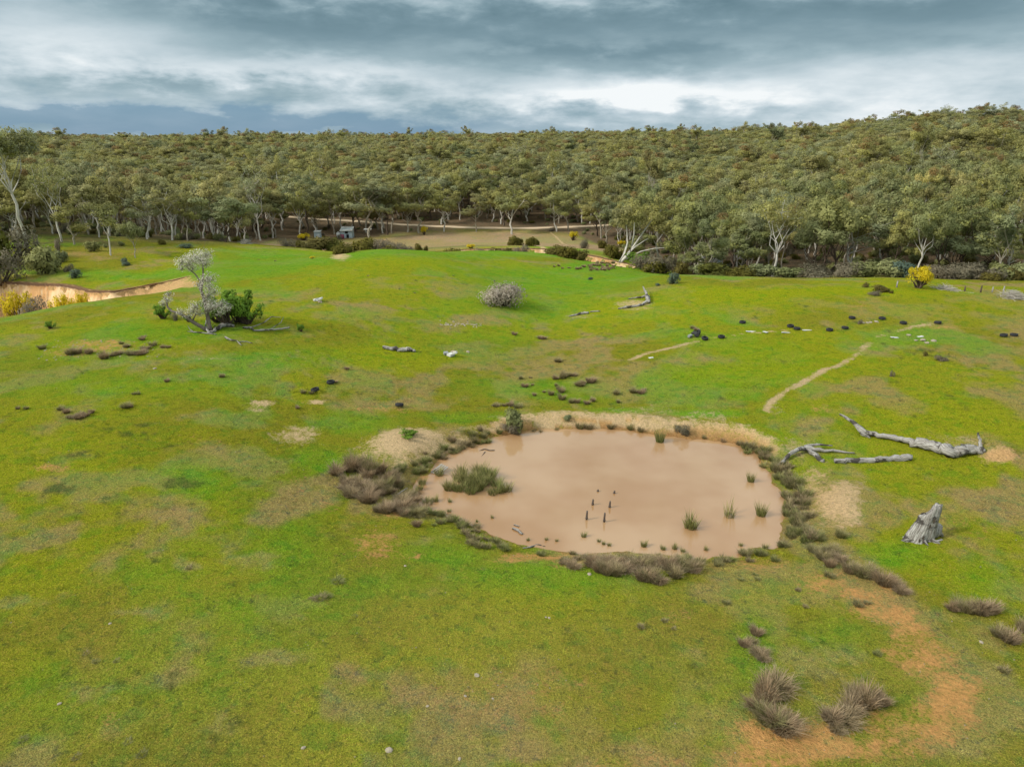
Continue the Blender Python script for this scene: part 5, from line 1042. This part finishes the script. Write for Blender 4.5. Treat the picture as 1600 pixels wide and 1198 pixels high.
# small pale pebbles
pm = (rng.random((26000, 2))-[.5, 0]); pr = 15+pm[:, 1]**1.3*75; pa = pm[:, 0]*1.75; qx = pr*np.sin(pa); qy = pr*np.cos(pa); c_, s_, b_ = gcolour(qx, qy)
nn = fbm(qx, qy, 6, 3, 61); keep = (rng.random(len(qx)) < np.clip(.03+.55*np.clip(b_-.2, 0, 1)+.35*(nn > .60), 0, 1)*.60)
ds = sdist(POND, qx, qy)[1]; keep &= ~ds; qx, qy = qx[keep], qy[keep]; k = len(qx); s = rng.uniform(.007, .020, k)*rng.choice([1, 1, 1, 1.8], k)
stuff_points('gravel', np.c_[qx, qy, hfun(qx, qy)+.012], rng.integers(0, 4, k), np.c_[s, s, s], rng.random(k)*6.28, [(r_,) for r_ in ROCK], 'small pale quartz pebbles scattered over the meadow', 'gravel')
kk = pix(rng.uniform(684, 752, 70), 507+rng.normal(size=70)*2.2); s = rng.uniform(.05, .16, 70)
k2 = pix(rng.uniform(60, 250, 110), 545+rng.normal(size=110)*9); s2 = rng.uniform(.04, .10, 110)
stuff_points('scattered_stones_gravel', np.r_[kk, k2], rng.integers(0, 4, 180), np.r_[s, s2][:, None]*np.ones((1, 3)), rng.random(180)*6, [(r_,) for r_ in ROCK], 'pale stony rubble patches on the far green slope and left knoll', 'gravel')
# posts in the pond
for (px, yt, yb, lab) in [(916.5,798,811.5,'nearest left post of the old jetty standing in the pond'),(944,801,815,'nearest right post of the old jetty standing in the pond'),(926,780,788.5,'middle left post of the old jetty in the pond'),(952.5,783,792.5,'middle right post of the old jetty in the pond'),(934,764.5,767.5,'far left post stub barely above the pond water'),(959.7,766.5,770.5,'far right post stub barely above the pond water')]:
    P = np.array(PZ(px, yb, WL)); ps = pixscale(P); h = (yb-yt)*ps/.88; m = MB()
    m.tube([(0,0,-.5),(0,0,h*.4),(.02,.01,h*.8),(.02,.02,h)], [.062,.058,.05,.035], 8, .14, True); m.tube([(0,0,h*.12),(.0,0,h*.3)], [.075,.06], 8, .2, True)
    link('jetty_post', m.build('jetty_post', M_DARKWOOD), None, P, label=lab, category='post', group='post stubs in the pond')
def slab():
    P = np.array(PZ(688, 737, WL)); t = thing('weathered_board', 'tilted grey timber sheet lying at the left shore of the pond', 'board', P)
    for k in range(4):
        m = MB(); m.box((-.25+k*.14, .12-k*.10, .22-k*.02), (.125, .95, .035), -.85, .35); link('plank', m.build('plank', M_WOOD, False), t)
slab()
# fence posts, brush heap at the right end of the crest
for (px, pb, h, lab) in [(1567,459,11,'white fence post nearest the grey brush heap'),(1550,457,8,'grey fence post left of the white fence post'),(1401,449,9,'pale fence post left of the big yellow wattle'),(1507,455,7,'short brown fence post in the dry grass on the crest'),(1532,457,10,'red-brown fence post by the rusty heap on the crest')]:
    P = pix([px], [pb])[0]; ps = pixscale(P); m = MB(); H = h*ps*1.1; m.tube([(0,0,-.3),(0,0,H*.5),(.02,0,H)], [.09,.085,.07], 7, .12, True)
    link('fence_post', m.build('fence_post', M_WOOD if 'brown' not in lab else M_BARKD), None, P, label=lab, category='fence post', group='fence posts on the crest')
def brush(px, py, w, h, lab, m_, n=260):
    P = pix([px], [py])[0]; ps = pixscale(P); g = np.random.default_rng(int(px)); m = MB()
    for k in range(n):
        a = g.random()*pi; c = np.array([g.normal()*w*ps*.22, g.normal()*.7, 0]); c[2] = max(0, h*ps*(.8-(c[0]/(w*ps*.5))**2)*g.random()); d = np.array([cos(a), sin(a), g.normal()*.25])*g.uniform(.3, .9)
        m.tube([c-d, c+g.normal(size=3)*.05, c+d], [.02, .025, .01], 3, 0, False)
    link('brush_heap', m.build('brush_heap', m_), None, P, label=lab, category='brush heap')
M_BRUSH = mat('bleached_brushwood', lambda t: princ(t, (.46, .42, .36, 1), .9, .1))
brush(1584, 466, 32, 14, 'grey heap of cut brushwood at the right end of the crest', M_BRUSH); brush(1478, 452, 34, 5, 'low tangle of dry pale brush at the edge of the crest', M_BRUSH, 160)
brush(385, 381, 16, 8, 'heap of dead timber in front of the dark corner tree', M_BRUSH, 180)

# ------------------------------------------------------------------ sheds beyond the creek
M_TIN = mat('pale_blue_painted_tin', lambda t: princ(t, t.mix(t.noise(None, 1.5, 4), (.44, .52, .56, 1), (.34, .42, .46, 1)), .6, .3))
M_ROOF = mat('weathered_tin_roof', lambda t: princ(t, t.mix(t.step(t.noise(None, 1.4, 3), .4, .6), (.50, .52, .50, 1), (.30, .29, .26, 1)), .5, .4))
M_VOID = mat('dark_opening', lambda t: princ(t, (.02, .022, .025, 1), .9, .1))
M_MAROON = mat('maroon_paint', lambda t: princ(t, (.20, .045, .075, 1), .6, .3))
def shack():
    P = at(543, 236); P[2] += .1; t = thing('shack', 'pale blue-grey tin shack with tilted roof at the forest edge', 'shack', P, 0, None, (.88, .88, .88))
    def b(nm, c, d, m_, parent=t, tilt=0):
        q = MB(); q.box(c, d, 0, tilt); return link(nm, q.build(nm, m_, False), parent)
    b('wall', (0, 0, 1.25), (4.4, 3.2, 2.7), M_TIN); b('roof', (0, -.1, 3.05), (4.7, 4.2, .12), M_ROOF, tilt=.28); b('fascia', (0, -1.66, 2.62), (4.5, .08, .2), M_WHITE)
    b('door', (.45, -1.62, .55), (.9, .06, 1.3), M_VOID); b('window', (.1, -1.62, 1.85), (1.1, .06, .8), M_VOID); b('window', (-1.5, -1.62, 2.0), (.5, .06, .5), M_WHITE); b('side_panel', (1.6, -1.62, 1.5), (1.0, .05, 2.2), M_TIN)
    b('gable', (0, .6, 2.8), (4.3, 1.9, .8), M_TIN)
    P2 = at(535, 233); t2 = thing('rain_barrel', 'maroon drum standing against the left corner of the shack', 'drum', P2); q = MB(); q.tube([(0,0,0),(0,0,.5),(0,0,1.3)], [.6,.63,.6], 14, 0, True); link('drum', q.build('drum', M_MAROON), t2); q = MB(); q.tube([(0,0,1.3),(0,0,1.38)], [.5,.5], 14, 0, True); link('lid', q.build('lid', M_MAROON), t2)
    P3 = at(529, 235); t3 = thing('water_tank', 'small white water tank left of the shack', 'tank', P3); q = MB(); q.tube([(0,0,0),(0,0,1),(0,0,1.6)], [.65,.66,.62], 14, 0, True); link('tank_body', q.build('tank_body', M_WHITE), t3); q = MB(); q.tube([(0,0,1.6),(0,0,1.9)], [.62,.12], 14, 0, True); link('tank_top', q.build('tank_top', M_WHITE), t3)
    P4 = at(497, 232); t4 = thing('small_shed', 'small white box shed standing left of the blue-grey shack', 'shed', P4)
    b('wall', (0, 0, 1.1), (1.9, 1.8, 2.4), M_TIN, t4); b('roof', (0, 0, 2.45), (2.2, 2.2, .1), M_ROOF, t4, .15); b('door', (.45, -.92, .8), (.7, .05, 1.6), M_WHITE, t4)
    P5 = at(575, 240); t5 = thing('lean_to', 'low open lean-to with white roof right of the shack', 'lean-to', P5); b('roof', (0, 0, 2.2), (2.6, 1.6, .1), M_WHITE, t5, .1)
    for x in (-1.2, 1.2):
        for y in (-.7, .7): b('post', (x, y, 1.0), (.1, .1, 2.3), M_BARKD, t5)
shack()
def caravan(px, Yd, L, lab):
    P = at(px, Yd); t = thing('caravan', lab, 'caravan', P, .1)
    def b(nm, c, d, m_): q = MB(); q.box(c, d); return link(nm, q.build(nm, m_, False), t)
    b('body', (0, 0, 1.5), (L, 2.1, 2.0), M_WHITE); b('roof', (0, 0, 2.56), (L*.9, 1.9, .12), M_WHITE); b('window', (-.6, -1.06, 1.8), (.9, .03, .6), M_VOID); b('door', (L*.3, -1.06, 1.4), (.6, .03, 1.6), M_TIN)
    for x in (-.4, .4):
        q = MB(); q.tube([(x, -1.02, .34), (x, -.8, .34)], [.34, .34], 14, 0, True); link('wheel', q.build('wheel', M_RUB), t)
caravan(1111, 150, 4.2, 'white caravan glimpsed through the grey-green gums behind the crest'); caravan(1166, 152, 3.6, 'smaller white caravan glimpsed left of the half-dead gum')

# ------------------------------------------------------------------ rush tussocks, sedges and reeds
RT = [blades(500+i, n, R, H, fl, .0085, dr).build('rush_tussock', M_RUSH) for i, (n, R, H, fl, dr) in enumerate([(760,.28,.62,.60,.40),(700,.24,.68,.45,.30),(820,.32,.52,.75,.5),(640,.22,.64,.52,.35)])]
ST = [blades(520+i, 260, .22, .50, .7, .013, .3).build('sedge_clump', M_RUSHD) for i in range(3)]
GT = [blades(540+i, n, .24, .85, .42, .011, .12).build('reed_clump', M_REED) for i, n in enumerate((190, 150, 80))]
cnt = dict(r=0, s=0, g=0)
def clump(P, w, kind, label, group, hf=1.0):
    ps = pixscale(P); s = w*ps/.86; cnt[kind] += 1
    v = {'r': RT, 's': ST, 'g': GT}[kind]; me_ = v[2] if (kind == 'g' and hf < 0) else v[rng.integers(0, len(v) if kind != 'g' else 2)]
    nm = {'r': 'rush_tussock', 's': 'sedge_clump', 'g': 'reed_clump'}[kind]; hf = abs(hf)
    link(nm, me_, None, P-[0, 0, .02], (0, 0, rng.random()*6.28), (s, s, s*hf*rng.uniform(.9, 1.12)), label=label, category={'r': 'rush tussock', 's': 'sedge clump', 'g': 'reed clump'}[kind], group=group)
def many(lst, kind, label, group, hf=1.0, water=False):
    if not lst: return
    Q = np.array([PZ(a[0], a[1], WL) for a in lst]) if water else pix([a[0] for a in lst], [a[1] for a in lst])
    for a, P in zip(lst, Q):
        if not water and P[2] < WL: P[2] = WL-.05
        clump(P, a[2], kind, label, group, hf)
def split(lst, kind, head, zones_, hf=1.0, axis=0, water=False):
    lo = -9e9
    for hi, tail in zones_: many([a for a in lst if lo <= a[axis] < hi], kind, head+' '+tail, 'clumps: '+head+' '+tail, hf, water); lo = hi
def rnd(cx, cy, rx, ry, n, w0, w1): return [(cx+rx*math.sqrt(rng.random())*cos(t_), cy+ry*math.sqrt(rng.random())*sin(t_), rng.uniform(w0, w1)) for t_ in rng.random(n)*6.28]
def along(pts, n, sx, sy, w0, w1):
    P = np.array(pts, float); s = np.r_[0, np.cumsum(np.hypot(*np.diff(P, axis=0).T))]; q = (np.arange(n)+rng.random(n)*.8)/n*s[-1]
    return [(np.interp(a, s, P[:, 0])+rng.normal()*sx, np.interp(a, s, P[:, 1])+rng.normal()*sy, rng.uniform(w0, w1)) for a in q]
many([(66,545,14),(112,553,20),(122,552,15),(139,552,15),(163,560,19),(178,555,13),(186,553,14),(198,542,12),(206,553,18),(219,553,20),(228,545,14),(239,540,14),(254,543,9),(263,543,9),(190,537,9),(222,531,12),(224,526,7)], 'r', 'brown rush tussock on the stony knoll below the lichen-covered tree', 'tussocks on the left knoll', .75)
many([(347,589,12),(261,596,10)], 'r', 'small isolated tussock on the left green slope', 'lone tussocks left', .8)
many([(209,616,9),(216,616,9)], 's', 'reddish sedge pair on the left slope above a brown tussock', 'red sedges', 1.1)
many([(197,636,17),(204,636,10)], 'r', 'brown tussock just below the reddish sedges', 'tussocks below the red sedges', .7)
many([(95,640,14),(104,645,14),(112,652,14),(124,653,18),(134,650,14),(143,645,12)], 'r', 'brown tussock in the curved row at the left edge of the slope', 'curved tussock row', .8)
many([(28,639,8),(41,639,9)], 'r', 'faint small tussock left of the curved row', 'faint tussocks far left', .8)
many([(542,577,9),(474,614,11),(487,615,9),(465,638,8),(523,597,8)], 'r', 'small tussock near the tyres on the middle slope', 'small tussocks near the middle tyres', .8)
many([(804,523,10),(847,529,13),(872,565,13)], 'r', 'lone tussock in the middle of the valley', 'lone tussocks in the valley', .7)
split([(868,592,11),(880,591,15),(884,588,12),(896,587,11),(906,602,16),(911,600,10),(923,597,16),(928,596,9)], 'r', 'brown tussock in the upper group above the pond,', [(888, 'its left tuft cluster'), (902, 'its top centre'), (915, 'its biggest middle pair'), (9e9, 'its right end')])
split([(814,592,9),(829,590,5),(820,604,11),(832,602,5),(869,603,7),(861,617,12),(877,613,14),(878,624,14),(893,629,11),(902,629,11),(917,631,10),(926,627,11),(835,618,8),(850,613,6),(872,608,8)], 'r', 'brown tussock in the lower group above the pond bank,', [(845, 'its scattered left end'), (888, 'its middle column'), (9e9, 'its right end')])
many([(775,634,12),(788,634,9),(798,634,13),(809,636,14)], 'r', 'brown tussock in the short row above the left end of the pond bank', 'short tussock row', .8)
many([(963,616,13),(989,613,12),(1001,614,13),(1006,610,8),(966,629,8)], 'r', 'brown tussock right of the groups above the pond', 'tussocks right above the pond')
many([(1082,513,10),(1088,516,10)], 'r', 'tussock just above the black rubbish heap', 'tussocks above the rubbish heap', .7)
many([(866,417,5),(873,416,6),(879,420,5),(889,419,5),(902,421,7),(907,420,6),(960,420,4),(970,420,4),(983,422,4),(1000,421,5),(1005,423,5),(1009,426,4),(1028,422,4),(1031,426,4)]+rnd(935,418,27,6,34,4,8), 'r', 'small brown tussock in the far patch on the green field by the creek', 'far tussock patch', .9)
many([(875,456,4),(844,467,4),(430,408,5),(404,406,4),(624,451,5),(648,458,5),(575,431,5),(708,431,5)], 's', 'tiny dark tuft on the far green slope', 'tiny dark tufts far off', .6)
many([(1327,893,26),(1347,898,30),(1358,897,24),(1381,911,32),(1390,912,24),(1408,924,24)], 'r', 'big grey-brown tussock in the row right below the pond', 'tussock row right below the pond', .95)
many([(1497,948,26),(1512,955,32),(1531,957,36),(1545,955,34),(1488,952,20)], 'r', 'big grey-brown tussock of the clump at the right edge of the meadow', 'upper right tussock clump', .85)
many([(1560,992,30),(1577,1000,32),(1600,985,28)], 'r', 'grey-brown tussock at the right margin of the meadow', 'tussocks at the right margin', .85)
many([(1182,990,24),(1163,1008,22),(1176,1003,16),(1186,1020,26),(1192,1028,22)], 'r', 'greyish tussock in the small upper group of the foreground', 'small foreground tussock group', .8)
split([(1212,1078,52),(1196,1092,46),(1184,1105,36),(1200,1125,44),(1222,1138,50),(1232,1130,34)], 'r', 'large brown tussock in the left foreground clump,', [(1085, 'the topmost one'), (1100, 'the second from the top'), (1110, 'the leftmost one'), (1127, 'the middle one of its lower half'), (1134, 'the small lower right one'), (9e9, 'the lowest one')], .85, 1)
split([(1298,1125,38),(1316,1128,46),(1330,1110,44),(1352,1100,48),(1338,1090,38),(1378,1098,30),(1308,1140,24)], 'r', 'large brown tussock in the right foreground clump,', [(1305, 'the leftmost one'), (1312, 'the lowest front one'), (1320, 'the widest lower one'), (1334, 'the one left of centre'), (1345, 'the one right of centre'), (1360, 'the big upper one'), (9e9, 'the rightmost one')], .8)
many([(1371,1022,18),(1568,1048,22),(1135,942,16),(1038,970,14),(1001,980,16),(1053,982,10),(1247,922,12),(1183,905,12),(1180,898,10),(1296,900,22),(1341,945,22),(1354,942,14),(1259,948,12),(1158,906,12)], 's', 'small dark tuft scattered below the pond', 'small tufts below the pond', .7)
many([(528,908,26),(500,934,26),(512,932,20),(488,935,14),(555,962,10),(133,1075,12),(135,1020,12),(150,1033,14),(182,1032,12),(295,887,14),(200,1158,16),(222,1178,20),(120,1182,16),(36,1155,18)], 's', 'low brownish tuft in the left foreground meadow', 'low tufts in the left meadow', .4)
many([(548,735,28),(556,728,26),(567,735,30),(580,738,30),(592,738,26),(575,748,24)], 'r', 'tall reddish-brown rush in the clump left of the sandy mound', 'reddish rush clump left of the pond', 1.15)
split(along([(548,752),(580,775),(610,795),(650,805)], 30, 11, 10, 14, 32)+along([(600,755),(630,780),(655,795)], 14, 8, 10, 14, 26), 'r', 'grey-brown rush in the belt left of the pond,', [(585, 'outermost part below the reddish rushes'), (620, 'middle part'), (9e9, 'part nearest the water')], .9)
split(along([(620,700+40),(655,735),(690,712),(730,692),(765,684)], 34, 9, 6, 9, 22), 's', 'dark sedge clump, upper left pond shore,', [(665, 'left of the tilted grey board'), (715, 'between the grey board and the sandy mound'), (9e9, 'below the grey-green bush')], 1.0)
split(along([(650,795),(700,818),(750,838),(790,852)], 30, 7, 7, 10, 24)+[(735,850,20),(748,854,22),(760,856,20)], 's', 'dark sedge clump, lower left pond shore,', [(700, 'next to the left rush belt'), (745, 'halfway along that shore'), (9e9, 'near the wavy pale stick')], .9)
split(along([(912,884),(950,884),(1000,884),(1040,888),(1085,888)], 24, 7, 6, 18, 32)+along([(930,892),(980,900),(1030,908),(1060,902)], 7, 6, 3, 24, 32), 'r', 'grey-brown rush in the thick belt on the near shore,', [(960, 'its left end'), (1020, 'its middle'), (9e9, 'its right end')], .9)
split(along([(840,866),(880,872),(930,874),(1000,874),(1080,876),(1130,876)], 26, 7, 5, 10, 22), 's', 'dark sedge clump at the near water line,', [(905, 'left of the thick rush belt'), (1000, 'behind the left half of the rush belt'), (1090, 'behind the right half of the rush belt'), (9e9, 'right of the thick rush belt')], .9)
many(along([(1120,875),(1170,874),(1210,866),(1240,852)], 12, 6, 5, 16, 24), 's', 'dark sedge clump on the lower right shore of the pond', 'sedges on the lower right shore', .9)
split(along([(1160,696),(1200,716),(1220,740),(1234,775),(1240,810),(1240,845)], 60, 7, 6, 11, 24)+along([(1222,730),(1250,775),(1262,820),(1275,850)], 34, 9, 9, 12, 28), 's', 'dark sedge clump, right pond shore,', [(715, 'between the far bank and the forked log'), (750, 'at the tip of the forked log'), (785, 'left of the upper half of the sandy patch'), (820, 'left of the lower half of the sandy patch'), (9e9, 'at the lower right corner of the pond')], 1.0, 1)
many([(1313,838,20),(1300,862,24),(1312,876,24),(1286,872,24),(1272,860,22),(1268,842,22),(1296,884,20)], 'r', 'grey-brown rush where the right shore belt widens', 'rushes at the lower right of the shore', .85)
many([(906,668,18),(920,669,18),(954,668,17),(985,670,16),(1001,673,14),(870,672,10),(834,674,9),(780,676,14),(730,694,16),(750,672,14),(845,677,8),(1100,684,10),(1130,690,12)], 's', 'dark sedge clump at the foot of the sandy far bank', 'sedges on the far shore', 1.0)
split(rnd(748,752,34,14,15,24,34)+[(702,764,28),(716,766,26),(735,770,26),(780,768,28),(792,766,26),(770,772,22),(686,742,20),(722,738,26)], 'g', 'green-brown reed clump in the pond reed island,', [(722, 'its left side by the grey board'), (760, 'its tall middle'), (9e9, 'its right side')], .66, 0, True)
many([(1031,690,20)], 'g', 'dense green reed clump near the far shore of the pond', None, 1.2, True); many([(1173,752,16)], 'g', 'small reed clump at the right of the pond, farthest of the three', None, 1.1, True)
many([(1140,807,26)], 'g', 'sparse spiky reed clump left of the right-most reeds', None, -1.1, True); many([(1189,805,22)], 'g', 'reed clump closest to the right shore of the pond', None, 1.2, True); many([(1079,824,30)], 'g', 'wide reed clump in the lower middle of the pond', None, .9, True)
many([(1006,853,14),(1036,858,11),(1054,857,12),(1067,862,10),(912,838,12),(936,846,8),(943,850,8),(952,852,9),(1103,859,10),(1157,852,9),(1160,860,8),(1172,861,11),(1196,857,13),(681,783,13),(703,784,9),(702,799,9),(745,815,6),(769,809,7),(730,820,7),(854,843,8),(825,844,7),(870,845,7),(1028,868,9),(1031,872,8),(640,772,10),(660,756,18),(655,765,16),(648,770,14)], 'g', 'little dark reed tuft in the shallow water near the shore', 'little reed tufts in the shallows', .8, True)
print('clumps', cnt)

# ------------------------------------------------------------------ short grass in the near meadow
N_ = 60000; u = rng.random(N_); pr = 15.5+ (u**1.25)*62; pa = (rng.random(N_)-.5)*1.62; qx = pr*np.sin(pa); qy = pr*np.cos(pa); qz = hfun(qx, qy)
c_, s_, b_ = gcolour(qx, qy, qz); ds, ins, _, _ = sdist(POND, qx, qy); nn = fbm(qx, qy, .9, 3, 91)
keep = (b_+.5*(nn-.5) < .55) & ~ins & (ds > .25) & (nn+rng.random(N_)*.3 > .46); qx, qy, qz, c_ = qx[keep], qy[keep], qz[keep], c_[keep]; k = len(qx)
jit = 1+rng.normal(size=(k, 1))*.28; jit[rng.random(k) < .10] *= .5; c_ = np.clip(c_*jit*1.15+rng.normal(size=(k, 3))*np.array([.012, .012, .004]), .01, 1)
TF = []
for i in range(4):
    m = blades(600+i, 46, .22, .10, 1.3, .008, .5); TF.append((m.build('grass_tuft', M_TUFT),))
s = rng.uniform(.7, 1.25, k); hh = s*rng.uniform(.5, 1.3, k)*(1+2.0*ss(nn[keep], .66, .8))
stuff_points('grass', np.c_[qx, qy, qz], rng.integers(0, 4, k), np.c_[s, s, hh], rng.random(k)*6.28, TF, 'short patchy green grass covering the near meadow', 'grass', extra=c_)
print('grass', k, 'objects', len(bpy.data.objects))
SC.render.engine = 'CYCLES'
